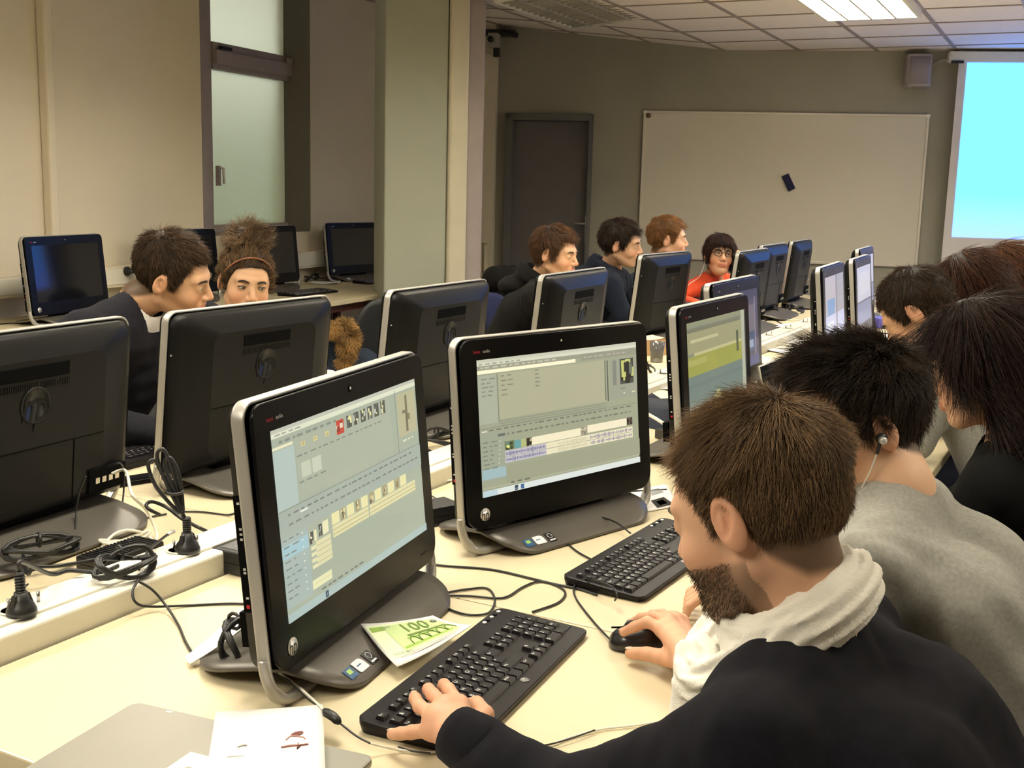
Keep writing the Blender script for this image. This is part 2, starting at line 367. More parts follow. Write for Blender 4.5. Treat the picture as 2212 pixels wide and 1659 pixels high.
cable([fpt(sp1-.03, spz1-.12, .03), fpt(sp1+.08, spz1-.03, .02), fpt(sp1+.16, cz-.02, .02)], .003, m_plast, 'speaker_wire', 'thin pale wire looping from the wall loudspeaker', 'wire')

# camera and sensor cluster in the far corner near the ceiling
cc = of(1083, 92); cb_ = empty('ceiling_camera', fpt(fl(cc), cc.z, .1), math.radians(FA), 'small grey surveillance camera on a bracket in the far ceiling corner', 'camera')
MB().box((-.02, -.10, -.01), (.085, .13, .11), mat('camera_shell', (.42, .38, .35), .5)).build('camera_body', cb_, bevel=.01)
MB().lathe([(.022, 0), (.024, .04)], m_black, n=14, T=Matrix.Translation((-.03, -.17, -.01)) @ Matrix.Rotation(math.pi/2, 4, 'X')).build('lens', cb_)
MB().box((-.0, -.08, -.10), (.05, .06, .07), m_black).build('mount_foot', cb_, bevel=.004)
MB().box((0, .0, .06), (.28, .12, .05), m_black).tube([(.05, -.05, .06), (.13, -.09, .04), (.17, -.1, .03)], .022, m_black).build('bracket', cb_, bevel=.006)
MB().box((-.15, -.02, .0), (.05, .06, .12), m_plast).tube([(-.17, 0, .0), (-.14, -.03, -.08), (-.05, -.04, -.12)], .006, m_plast).build('junction_box', cb_, bevel=.004)

# beige pillar strip and radiator in the far corner
ps0, ps1 = fl(of(1030, 400)), fl(of(1071, 400))
b = MB(); c = fpt((fcor+ps1)/2, HT/2, .06); b.box((c.x, c.y, HT/2), (ps1-fcor, .12, HT), m_wallw, rz=math.radians(FA)); tag(b.build('wall_corner_pier'), kind='structure')
rc = of(1040, 560); rd = empty('radiator', fpt(ps1-.23, 0, .23), math.radians(FA), 'pale ribbed panel radiator standing in the far corner behind the column', 'radiator')
rb = MB().box((0, .04, .62), (.44, .05, .74), m_cream)
for k in range(12): rb.tube([(-.2+k*.036, 0, .27), (-.2+k*.036, 0, .97)], .012, m_cream, n=8)
rb.build('radiator_panel', rd); MB().box((0, .02, 1.0), (.46, .1, .02), m_cream).build('top_grille', rd, bevel=.004); 
for sx in (-1, 1): MB().box((sx*.15, .04, .13), (.04, .04, .26), m_cream).build('foot', rd)

# structural column with pipe casing, window wall ridge, trunking
cl = at(828, 745, 0.45); colc = Vector((dep(828, 400, 7.05)))
q = dep(831, 300, 7.05); q2 = dep(966, 300, 7.15); q3 = dep(1038, 300, 7.3)
d1 = Vector((q2.x-q.x, q2.y-q.y, 0)); w1 = d1.length; a1 = math.atan2(d1.y, d1.x)
cm = MB(); T = Matrix.Translation((q.x, q.y, 0)) @ Matrix.Rotation(a1, 4, 'Z')
cm.box((w1/2, .22, HT/2), (w1, .44, HT), m_colg, T=T); tag(cm.build('wall_column', bevel=.01), kind='structure')
pm = MB(); d2 = (Vector((q3.x-q2.x, q3.y-q2.y, 0))).length; T2 = Matrix.Translation((q2.x, q2.y, 0)) @ Matrix.Rotation(a1+.12, 4, 'Z')
pm.box((d2*.28, .15, HT/2), (d2*.5, .34, HT), m_cream, T=T2).box((d2*.75, .17, HT/2), (d2*.5, .30, HT), m_winf, T=T2); tag(pm.build('trim_2', bevel=.02, seg=3), kind='structure')
rg = wl(ow(90, 380)); rg2 = wl(ow(108, 380)); b = MB(); c = wpt((rg+rg2)/2, 0, .03); b.box((c.x, c.y, HT/2), (rg2-rg, .06, HT), m_wallw, rz=math.radians(WA)); tag(b.build('trim_3', bevel=.012), kind='structure')
tz1, tz0 = ow(350, 566).z+.0, ow(350, 604).z-.01
def trk(ta, tb):
    c = wpt((ta+tb)/2, 0, .035); return MB().box((c.x, c.y, (tz0+tz1)/2), (tb-ta, .07, tz1-tz0), m_wallw, rz=math.radians(WA)).box((wpt((ta+tb)/2, 0, .072).x, wpt((ta+tb)/2, 0, .072).y, (tz0+tz1)/2), (tb-ta, .006, (tz1-tz0)*.72), m_trunk, rz=math.radians(WA))
tag(trk(-4.4, tcor-.05).build('trim_4', bevel=.004), kind='structure')

# window: recessed frame, two frosted panes
WD = -.22; win = empty('window_1', wpt((t0+t1)/2, 0, 0), math.radians(WA)); tag(win, kind='structure')
hwid = (t1-t0)/2
def wf(x0, x1, z0, z1, y=.0, d=.06): b.box(((x0+x1)/2, -WD+y, (z0+z1)/2), (x1-x0, d, z1-z0), m_winf)
b = MB(); gl = wl(ow(449, 300))-(t0+t1)/2
def pix2x(u, v): P = onplane(u, v, wpt(0, 0, WD), WA); return (P-wpt(0, 0, WD)).dot(we)-(t0+t1)/2, P.z
gxL, gzT = pix2x(449, 154); gxR, gzT2 = pix2x(623, 172); _, gzB = pix2x(449, 486); _, gzB2 = pix2x(622, 480); _, uzB = pix2x(448, 95); _, uzB2 = pix2x(625, 120)
gzT = (gzT+gzT2)/2; gzB = (gzB+gzB2)/2; uzB = (uzB+uzB2)/2
wf(-hwid, gxL, zs, zt); wf(gxR, gxR+.07, zs, zt); wf(gxR+.07, hwid, zs, zt, y=.03, d=.03); wf(gxL, gxR, zs, gzB); wf(gxL, gxR, gzT, uzB, d=.09); wf(gxL, gxR, zt-.06, zt)
wf(gxL, gxR+.05, gzT+.03, uzB-.05, y=-.05, d=.05)
b.build('window_frame', win, bevel=.006)
rl = MB()  # added dark sheets: hold down the brightness of the window-lit reveal
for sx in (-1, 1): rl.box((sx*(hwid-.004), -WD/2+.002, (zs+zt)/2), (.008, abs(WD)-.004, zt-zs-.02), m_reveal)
rl.box((0, -WD/2+.002, zs+.004), (2*hwid-.02, abs(WD)-.004, .008), m_reveal); rl.build('reveal_darkening', win)
def frost(name, c, tr, rough):
    m = bpy.data.materials.new(name); m.use_nodes = True; nt = m.node_tree; p = nt.nodes['Principled BSDF']
    p.inputs['Base Color'].default_value = (*c, 1); p.inputs['Roughness'].default_value = rough; p.inputs['Transmission Weight'].default_value = tr; p.inputs['IOR'].default_value = 1.3
    n = nt.nodes.new('ShaderNodeTexNoise'); n.inputs['Scale'].default_value = 500; bp = nt.nodes.new('ShaderNodeBump'); bp.inputs['Strength'].default_value = .2; bp.inputs['Distance'].default_value = .001
    nt.links.new(n.outputs[0], bp.inputs['Height']); nt.links.new(bp.outputs[0], p.inputs['Normal']); return m
mgl = frost('frosted_glass', (.84, .87, .80), .8, .75)
MB().box(((gxL+gxR)/2, -WD, (gzB+gzT)/2), (gxR-gxL, .008, gzT-gzB), mgl).build('window_pane', win)
MB().box(((gxL+gxR)/2, -WD, (uzB+zt-.06)/2), (gxR-gxL, .008, zt-.06-uzB), mgl).build('window_pane', win)
MB().box((gxL+.01, -WD-.06, 1.47), (.02, .03, .13), m_winf).tube([(gxL+.01, -WD-.06, 1.52), (gxL+.012, -WD-.10, 1.52), (gxL+.016, -WD-.10, 1.42)], .009, m_alu).build('window_handle', win, bevel=.003)
for z in (gzB+.08, gzT-.14): MB().box((gxR+.055, -WD-.05, z), (.035, .04, .11), m_alu).build('hinge', win, bevel=.004)
MB().box((gxL+.09, -WD-.075, (gzT+uzB)/2+.05), (.12, .02, .02), m_black).build('catch', win, bevel=.003)
MB().box((gxR-.1, -WD-.075, (gzT+uzB)/2+.05), (.06, .02, .04), m_winf).build('catch', win, bevel=.003)
# outside: dim yard wall below, open sky above
c = wpt((t0+t1)/2, 0, -2.2); yo = MB().box((c.x, c.y, 1.0), (9, .2, 2.4), mat('yard_wall', (.22, .26, .16), .9, var=.3, vscale=3), rz=math.radians(WA)).build('wall_yard_outside'); tag(yo, kind='structure')

# luminaires
m_tubeL = mat('lit_tube', (1, 1, 1), .5, emis=(1.0, .93, .72), estr=7.0); m_tubeD = mat('unlit_tube', (.75, .75, .7), .4); m_louv = mat('louvre_metal', (.42, .40, .33), .5)
def luminaire(a0, b0, la, lb, lit, label, power=0.0):
    ca, cb2 = a0+la/2, b0+lb/2; DRP = .030 if lit else .022; slope = math.atan(SLOPE) if b0+lb <= 0.01 else 0.0
    P = cpt(ca, cb2, -DRP); e = empty('ceiling_light', P, 0, label, 'ceiling light', 'louvred ceiling lights')
    Mx = Matrix.Translation(P) @ Matrix.Rotation(ROWDIR, 4, 'Z') @ Matrix.Rotation(-slope, 4, 'X'); e.matrix_world = Mx
    b = MB()
    for (cx, cy, dx, dy) in ((0, lb/2-.01, la, .02), (0, -lb/2+.01, la, .02), (la/2-.01, 0, .02, lb-.04), (-la/2+.01, 0, .02, lb-.04)): b.box((cx, cy, .022), (dx, dy, .092), m_plast)
    b.build('light_frame', e)
    b = MB()
    for k in (1, 2, 3): b.box((0, -lb/2+lb*k/4, -.014), (la-.05, .010, .024), m_louv)
    b.build('long_louvre', e)
    nl = int(la/.085); b = MB()
    for k in range(1, nl): b.box((-la/2+la*k/nl, 0, -.013), (.013, lb-.04, .022), m_louv)
    b.build('cross_louvre', e)
    for k in range(4): MB().tube([(-la/2+.04, -lb/2+lb*(k+.5)/4, .035), (la/2-.04, -lb/2+lb*(k+.5)/4, .035)], .013, m_tubeL if lit else m_tubeD, n=8).build('tube_lamp', e)
    MB().add([(-la/2, -lb/2, .06), (la/2, -lb/2, .06), (la/2, lb/2, .06), (-la/2, lb/2, .06)], [(0, 3, 2, 1)], mat('lit_reflector', (.9, .9, .85), .3, emis=(1, .93, .72), estr=1.6) if lit else m_louv).build('reflector', e)
    if lit:
        l = area('ceiling_lamp', P-Vector((0, 0, -.006)), la*.94, lb*.9, ROWDIR, power, WARM); l.parent = e; l.matrix_world = Matrix.Translation(P-Vector((0, 0, -.006))) @ Matrix.Rotation(ROWDIR, 4, 'Z')
        l.visible_camera = True
    return e
def cab(p): d = p-F0; return d.dot(g1), d.dot(g2)
LP = 40
luminaire(-2.9, TB*2, 1.2, TB, True, 'lit louvred ceiling light nearest the projection screen', LP)
luminaire(-2.9, -TB, 1.2, TB, False, 'unlit louvred ceiling light on the sloping ceiling beside the column')
for a0, b0, pw in ((-5.3, TB*2, LP), (-7.9, TB*2, LP*1.05), (-10.3, TB*2, LP*1.3), (-5.3, TB*6, LP*.8), (-7.7, TB*6, LP*.6), (-6.2, -TB*1, LP*1.25), (-8.6, -TB*1, LP*1.25), (-4.6, -TB*1, LP*.35), (-2.9, TB*5, LP*1.0), (-2.9, TB*8, LP*.7), (-5.0, TB*9, LP*.6)):  # unseen lamps added so walls and desks are lit more evenly
    luminaire(a0, b0, 1.2, TB, True, 'unseen louvred ceiling light added overhead to light the room', pw)
# ------------------------------------------------------------------ desks
RA = math.radians(62.1); e1v = Vector((math.cos(RA), math.sin(RA), 0)); e2v = Vector((e1v.y, -e1v.x, 0))
def rp(a, b, z=0.0): p = e1v*a+e2v*b; return Vector((p.x, p.y, z))
def rab(p): return p.dot(e1v), p.dot(e2v)
DT = 0.74
def desk(name, a0, a1, b0, b1, label, rot=RA, pt=rp, group=None, edge_front=1):
    c = pt((a0+a1)/2, (b0+b1)/2); t = empty(name, c, rot, label, 'desk', group); la, lb = (a1-a0)/2, (b1-b0)/2
    g = .0015
    MB().box((0, 0, DT-.0145), (2*la-2*g, 2*lb-2*g, .029), m_desk).build('desk_top', t, bevel=.003)
    MB().box((0, 0, DT-.031), (2*la-.03, 2*lb-.03, .004), m_edge).build('underlay', t)
    for sx in (-1, 1):
        for sy in (-1, 1): MB().box((sx*(la-.06), sy*(lb-.08), (DT-.033)/2), (.045, .045, DT-.033), m_leg).build('leg', t, bevel=.004)
    for sy in (-1, 1): MB().box((0, sy*(lb-.08), DT-.06), (2*la-.17, .025, .045), m_leg).build('crossbar', t)
    return t
BT = -1.386                                    # line of the trunking's near edge
DB = BT-.125
segs = [0.876, 1.64, 3.24, 4.84, 6.44, 8.04]
names_n = ['short desk at the lower left carrying the nearest screen', 'desk carrying the second lit screen and its keyboard', 'cream desk under the third lit screen', 'cluttered desk strewn with papers in the near row', 'far end desk of the near row under the slim screens']
for i, nm in enumerate(names_n): desk('computer_desk', segs[i], segs[i+1], BT, BT+1.0, nm, group='desks of the middle row')
segf = [0.2, 1.8, 3.4, 5.0, 6.6, 8.2]
names_f = ['desk behind the leftmost black computer back', 'desk between the man in the dark cardigan and the trunking', 'desk in front of the man in the black hoodie', 'desk in front of the woman in the orange top', 'far end desk below the whiteboard in the middle row']
for i, nm in enumerate(names_f): desk('computer_desk', segf[i], segf[i+1], DB-.80, DB, nm, group='desks of the middle row')
# trunking between the two rows of desks, with sockets
tr = empty('power_trunking', rp(4.2, (BT+DB)/2, DT-.02), RA, 'long white power trunking running down the middle of the desk row', 'cable trunking')
TH = .062
MB().box((0, 0, TH/2), (8.0, .118, TH), m_trunk).build('trunking_body', tr, bevel=.006, seg=3)
MB().box((0, 0, TH+.002), (7.98, .062, .006), m_plast).build('trunking_cover', tr, bevel=.002)
TZ = DT-.02+TH+.006
def tloc(a): return a-4.2
socks = []
for k in range(20):
    a = 1.02+k*.345 if k < 3 else 1.02+.345*3+(k-3)*.38
    if a > 8.1: break
    socks.append(a)
sa_ = [rab(at(405, 1192, TZ))[0], rab(at(45, 1322, TZ))[0]]
dk = sa_[0]-sa_[1]
socks = [sa_[1]+dk*k for k in range(-1, 17)]
for a in socks:
    s = MB().lathe([(.024, .0), (.024, .0015), (.0205, .0018), (.0195, -.0), (.0, -.0)], m_trunk, c=(tloc(a), 0, TH+.006), n=24).build('socket', tr)
    MB().tube([(tloc(a)+.0, .012, TH+.006), (tloc(a)+.0, .012, TH+.022)], .0025, m_metal, n=8).build('earth_pin', s)
    MB().tube([(tloc(a)+.045, .0, TH+.006), (tloc(a)+.045, .0, TH+.022)], .0028, m_metal, n=8).build('fixing_stud', s)
# window desks
def wp2(a, b): return wpt(a, 0, b)
w_a = [wl(Vector((-3.6, 2.4, 0)))]; w_a = [w_a[0]+1.6*k for k in range(6)]
wlab = ['desk by the window wall at the far left edge', 'desk under the dark screen left of the man in the cardigan', 'desk below the frosted window', 'desk with a white edge beside the grey column', 'desk mostly hidden behind the grey column']
for i, nm in enumerate(wlab):
    if w_a[i] < tcor-1.5: desk('window_desk', w_a[i], w_a[i+1], .04, .92, nm, rot=math.radians(WA), pt=lambda a, b: wpt(a, 0, b), group='desks along the window wall')
# ------------------------------------------------------------------ all-in-one computers
m_gloss = mat('gloss_black', (0.0045, 0.0045, 0.005), .25, coat=.05, coatr=.2, spec=.13)
m_back = mat('satin_black_shell', (0.0075, 0.0075, 0.0075), .38, spec=.16, bump=.12, bscale=900)
m_dark = mat('recess_black', (0.003, 0.003, 0.003), .7, spec=.05)
m_silver = mat('silver_frame', (0.44, 0.43, 0.40), .42, .6, var=.02)
m_base = mat('graphite_base', (0.115, 0.105, 0.09), .38, .3, var=.06)
m_emb = mat('embossed_black', (0.009, 0.009, 0.009), .3, spec=.25)
m_off = mat('screen_off', (0.006, 0.006, 0.008), .06, spec=.45)
m_ui = attr_mat('screen_picture', emis=1.0, coat=.18, rough=.4)
m_logo = mat('logo_silver', (.75, .75, .72), .3, .5); m_redm = mat('red_mark', (.5, .01, .02), .4)
m_stb = mat('sticker_blue', (.02, .09, .22), .4); m_stw = mat('sticker_white', (.75, .78, .85), .4); m_stk = mat('sticker_black', (.01, .01, .01), .4); m_stg = mat('sticker_green', (.35, .55, .15), .4)
KS = .9353; HW = .280; V0, V1 = .050, .421; SW2, SV0, SV1 = .238, .1117, .3792
CM = {}
def s2l(c): return tuple(((x/255)/12.92 if x/255 <= .04045 else ((x/255+.055)/1.055)**2.4) for x in c)
def ui_quads(b, kind, T):
    m = m_ui; L = [0]
    def r(x0, y0, x1, y1, c):
        L[0] += 1; w = -.0004-.000005*L[0]
        X0, X1 = -SW2+2*SW2*x0, -SW2+2*SW2*x1; Z0, Z1 = SV1-(SV1-SV0)*y1, SV1-(SV1-SV0)*y0
        b.quad((X0, w, Z0), (X1, w, Z0), (X1, w, Z1), (X0, w, Z1), m, col=s2l(c), T=T)
    rr = random.Random(kind)
    def photo(x0, y0, x1, y1, cols, n=12):
        r(x0, y0, x1, y1, cols[0])
        for _ in range(n):
            x = rr.uniform(x0, x1-.3*(x1-x0)); y = rr.uniform(y0, y1-.3*(y1-y0)); r(x, y, min(x1, x+rr.uniform(.15, .4)*(x1-x0)), min(y1, y+rr.uniform(.15, .5)*(y1-y0)), rr.choice(cols))
    def wave(x0, y0, x1, y1, col, n=26):
        for k in range(n):
            h = rr.uniform(.2, .95)*(y1-y0)/2; x = x0+(x1-x0)*(k+.2)/n; r(x, (y0+y1)/2-h, x+(x1-x0)*.55/n, (y0+y1)/2+h, col)
    def words(x0, y, x1, c, n, h=.008):
        x = x0
        for _ in range(n):
            w = rr.uniform(.012, .035)
            if x+w > x1: break
            r(x, y, x+w, y+h, c); x += w+rr.uniform(.008, .02)
    if kind == 'edit_b':
        r(0, 0, 1, 1, (143, 146, 122)); r(0, 0, 1, .022, (178, 178, 158)); r(0, .022, 1, .045, (192, 192, 172)); words(.01, .03, .25, (130, 130, 115), 8)
        r(0, .045, .62, .075, (138, 138, 118)); words(.02, .055, .5, (175, 172, 152), 12, .012); r(0, .078, .585, .104, (226, 218, 185)); r(.62, .045, 1, .1, (134, 134, 116)); words(.64, .07, .98, (165, 162, 145), 8)
        r(0, .115, .105, .47, (152, 156, 136)); r(.108, .115, .112, .47, (110, 114, 98)); r(.115, .115, .78, .45, (156, 155, 128))
        for k in range(5): words(.02, .14+k*.03, .1, (112, 116, 104), 3); words(.13, .13+k*.035, .2, (112, 114, 100), 2); words(.33, .12+k*.03, .39, (110, 110, 98), 1)
        r(.775, .12, .78, .44, (70, 74, 70)); r(.79, .12, .797, .45, (66, 70, 66)); r(.81, .115, .995, .44, (140, 142, 124)); r(.83, .13, .855, .33, (116, 118, 106))
        photo(.88, .125, .975, .33, [(62, 66, 58), (36, 38, 34), (176, 178, 104), (96, 104, 92), (24, 26, 24), (150, 150, 140)], 16); r(.925, .15, .945, .33, (22, 24, 22)); words(.88, .36, .96, (112, 112, 98), 4); words(.9, .4, .94, (210, 205, 170), 2); words(.96, .4, .99, (205, 200, 160), 1)
        for k in range(3): r(.112, .46+k*.018, .78, .468+k*.018, (126, 130, 110))
        r(0, .5, 1, .505, (120, 124, 106)); words(.05, .515, .95, (100, 104, 90), 40, .01); r(.01, .52, .04, .527, (210, 210, 196)); r(0, .54, .14, .9, (140, 146, 126))
        words(.15, .56, .98, (104, 106, 92), 40, .012); r(.1, .555, .14, .575, (88, 96, 88))
        y0, y1 = .625, .685
        photo(.135, y0-.005, .19, y1, [(96, 110, 70), (210, 212, 120), (50, 56, 40), (96, 120, 110)]); r(.19, y0, .23, y1, (94, 142, 142)); r(.23, y0, .262, y1, (160, 164, 110)); photo(.262, y0, .295, y1, [(60, 50, 40), (30, 28, 24), (170, 160, 130)])
        r(.295, y0, .60, y1, (216, 208, 176)); photo(.60, y0-.01, .645, y1, [(150, 144, 122), (120, 116, 100), (180, 172, 146)], 6); r(.645, y0-.01, .915, y1-.01, (218, 208, 178)); photo(.915, y0-.012, .955, y1-.012, [(50, 40, 34), (90, 84, 74), (24, 20, 18)], 6)
        r(.135, .69, .955, .78, (208, 200, 168)); r(.135, .69, .38, .78, (176, 172, 176)); r(.135, .733, .955, .738, (150, 148, 130))
        for (a, b_, c) in ((.14, .375, (88, 82, 124)), (.66, .95, (112, 104, 140)), (.45, .64, (178, 170, 140))): wave(a, .695, b_, .732, c, 34); wave(a, .74, b_, .776, c, 34)
        for k in range(9): words(.01, .60+k*.032, .1, (104, 110, 98), 3); r(.105-k*.002, .605+k*.032, .11-k*.002, .612+k*.032, (214, 214, 190))
        r(0, .80, .135, .875, (142, 164, 166)); r(.135, .80, 1, .93, (140, 142, 118)); r(0, .935, 1, .942, (158, 158, 134)); words(.16, .925, .3, (90, 92, 80), 8, .012)
        r(0, .955, 1, 1, (196, 202, 196)); r(0, .955, .08, 1, (168, 186, 190)); photo(.18, .96, .2, .995, [(40, 60, 80), (120, 140, 150)], 4); photo(.215, .96, .235, .995, [(60, 90, 130), (100, 130, 170)], 4)
    elif kind == 'edit_a':
        r(0, 0, 1, 1, (148, 156, 138)); r(0, 0, 1, .02, (170, 172, 156)); r(0, .02, 1, .045, (198, 200, 176)); words(.02, .028, .2, (140, 142, 130), 7); words(.04, .065, .4, (118, 122, 112), 12, .014)
        r(0, .09, .115, .105, (206, 202, 170)); r(.13, .08, .78, .4, (152, 158, 140)); r(0, .11, .12, .42, (158, 172, 164))
        for k in range(5): photo(.16+k*.075, .11, .185+k*.075, .135, [(190, 178, 120), (150, 146, 110)], 3)
        photo(.385, .075, .435, .155, [(176, 62, 44), (208, 190, 170), (120, 40, 32)], 8)
        for k in range(6): photo(.455+k*.05, .07-.002*k, .49+k*.05, .14, [(70, 74, 66), (206, 200, 140), (96, 98, 88), (180, 180, 160)], 8)
        words(.13, .175, .75, (116, 120, 110), 26, .008); r(.15, .22, .205, .30, (174, 180, 158)); r(.215, .22, .27, .30, (176, 182, 160)); words(.13, .315, .3, (116, 120, 112), 6)
        r(.82, .03, .825, .42, (118, 124, 112)); r(.835, .06, .985, .33, (164, 160, 128)); r(.90, .08, .917, .2, (104, 100, 78)); r(.872, .17, .91, .19, (110, 104, 82)); r(.897, .19, .915, .31, (100, 96, 76)); r(.915, .2, .935, .24, (116, 110, 84)); words(.86, .355, .96, (196, 196, 168), 3, .01)
        r(0, .42, 1, .424, (112, 118, 110)); r(0, .43, 1, .56, (146, 156, 146)); words(.05, .45, .95, (104, 110, 100), 34, .009); r(.12, .462, .165, .472, (206, 208, 192)); words(.05, .50, .98, (112, 116, 106), 26, .01)
        r(0, .56, .15, .93, (146, 160, 154)); r(0, .60, .15, .67, (142, 174, 180))
        for k in range(9): words(.01, .57+k*.038, .1, (112, 120, 112), 3); r(.115, .575+k*.038, .121, .583+k*.038, (208, 212, 190))
        photo(.155, .60, .18, .665, [(70, 72, 66), (206, 204, 176)], 6); r(.185, .60, .2, .66, (204, 200, 160)); photo(.215, .585, .235, .65, [(46, 48, 44), (150, 150, 140)], 6); r(.24, .58, .275, .65, (206, 202, 164))
        for k in range(4): r(.16, .68+k*.034, .285, .70+k*.034, (200, 198, 158))
        r(.19, .665, .285, .80, (196, 192, 152)); 
        for k in range(4): r(.19, .69+k*.03, .285, .693+k*.03, (150, 150, 124))
        x = .3
        for k in range(11):
            w = .055; c = (206, 200, 150) if k % 2 == 0 else (150, 140, 104)
            if k % 2 == 0: r(x, .565, x+w*.9, .63, c)
            else: photo(x, .565, x+w*.6, .63, [(150, 140, 104), (90, 84, 66), (196, 186, 140)], 6)
            x += w*(1 if k % 2 == 0 else .7)+.004
        r(.3, .635, .93, .70, (198, 192, 146)); r(.3, .655, .93, .659, (150, 146, 118)); r(.3, .68, .93, .684, (150, 146, 118)); r(.55, .56, .558, .7, (148, 156, 142))
        r(.15, .86, .27, .91, (204, 202, 160)); r(.155, .884, .265, .886, (160, 160, 130)); words(.2, .93, .5, (100, 106, 98), 10, .01)
        r(0, .955, 1, 1, (150, 168, 164)); photo(.22, .958, .24, .995, [(50, 70, 90), (130, 150, 160)], 4)
    elif kind == 'field_c':
        r(0, 0, 1, 1, (116, 122, 104)); r(0, 0, 1, .045, (126, 128, 100)); r(0, .06, .9, .1, (104, 106, 84)); r(0, .1, .92, .3, (138, 136, 100)); r(.05, .17, .5, .2, (170, 166, 126)); r(.1, .3, .92, .34, (168, 164, 118))
        r(0, .33, .92, .52, (136, 138, 62)); r(0, .36, .3, .42, (150, 148, 80)); r(0, .52, .92, .8, (98, 112, 104)); r(0, .6, .92, .63, (92, 106, 102)); r(.82, .2, .86, .42, (70, 78, 52)); r(.0, .8, .92, 1, (104, 116, 104))
        r(.4, .78, .52, .95, (190, 186, 124)); r(.44, .74, .5, .79, (176, 174, 120))
        for k in range(7): r(.1+.045*k, .9-.01*k, .135+.045*k, .96-.01*k, rr.choice([(196, 206, 190), (70, 84, 80), (150, 160, 140)]))
        r(.92, 0, .985, 1, (156, 158, 138)); r(.5, .05, .503, .8, (120, 124, 108)); r(.98, 0, 1, 1, (60, 62, 60))
    elif kind == 'desktop_e':
        r(0, 0, 1, 1, (150, 146, 150)); r(0, 0, .55, 1, (168, 160, 164)); r(.0, .6, 1, 1, (176, 178, 200)); r(.55, 0, .62, 1, (120, 118, 124)); r(.1, .35, .5, .6, (112, 140, 176)); r(.1, .7, .4, .85, (206, 208, 220))
    elif kind == 'desktop_g':
        r(0, 0, 1, 1, (176, 174, 186)); r(0, .62, 1, 1, (120, 124, 150)); r(0, .6, 1, .63, (90, 90, 104)); r(.1, .1, .9, .5, (186, 184, 190))
    elif kind == 'film_d':
        r(0, 0, 1, 1, (40, 38, 60)); r(.0, .12, 1, .75, (60, 54, 72)); r(.55, .2, .9, .6, (92, 84, 92)); r(.7, .55, .92, .8, (40, 62, 92)); r(.74, .66, .86, .76, (120, 130, 150)); r(0, .86, 1, 1, (50, 56, 96)); r(.9, .1, .93, .86, (110, 104, 118))
TILT = .097
def hp_mark(b, m, r, T, ext=.001):      # round maker's mark: disc with slanted letters cut dark
    b.lathe([(r, 0), (r, ext), (0, ext)], m[0], n=28, T=T)
    b.text('hp', r*1.75, m[1], T @ Matrix.Translation((0, -r*.12, ext+.0004)) @ Matrix(((1, .25, 0, 0), (0, 1.35, 0, 0), (0, 0, 1, 0), (0, 0, 0, 1))), ext=.0002)
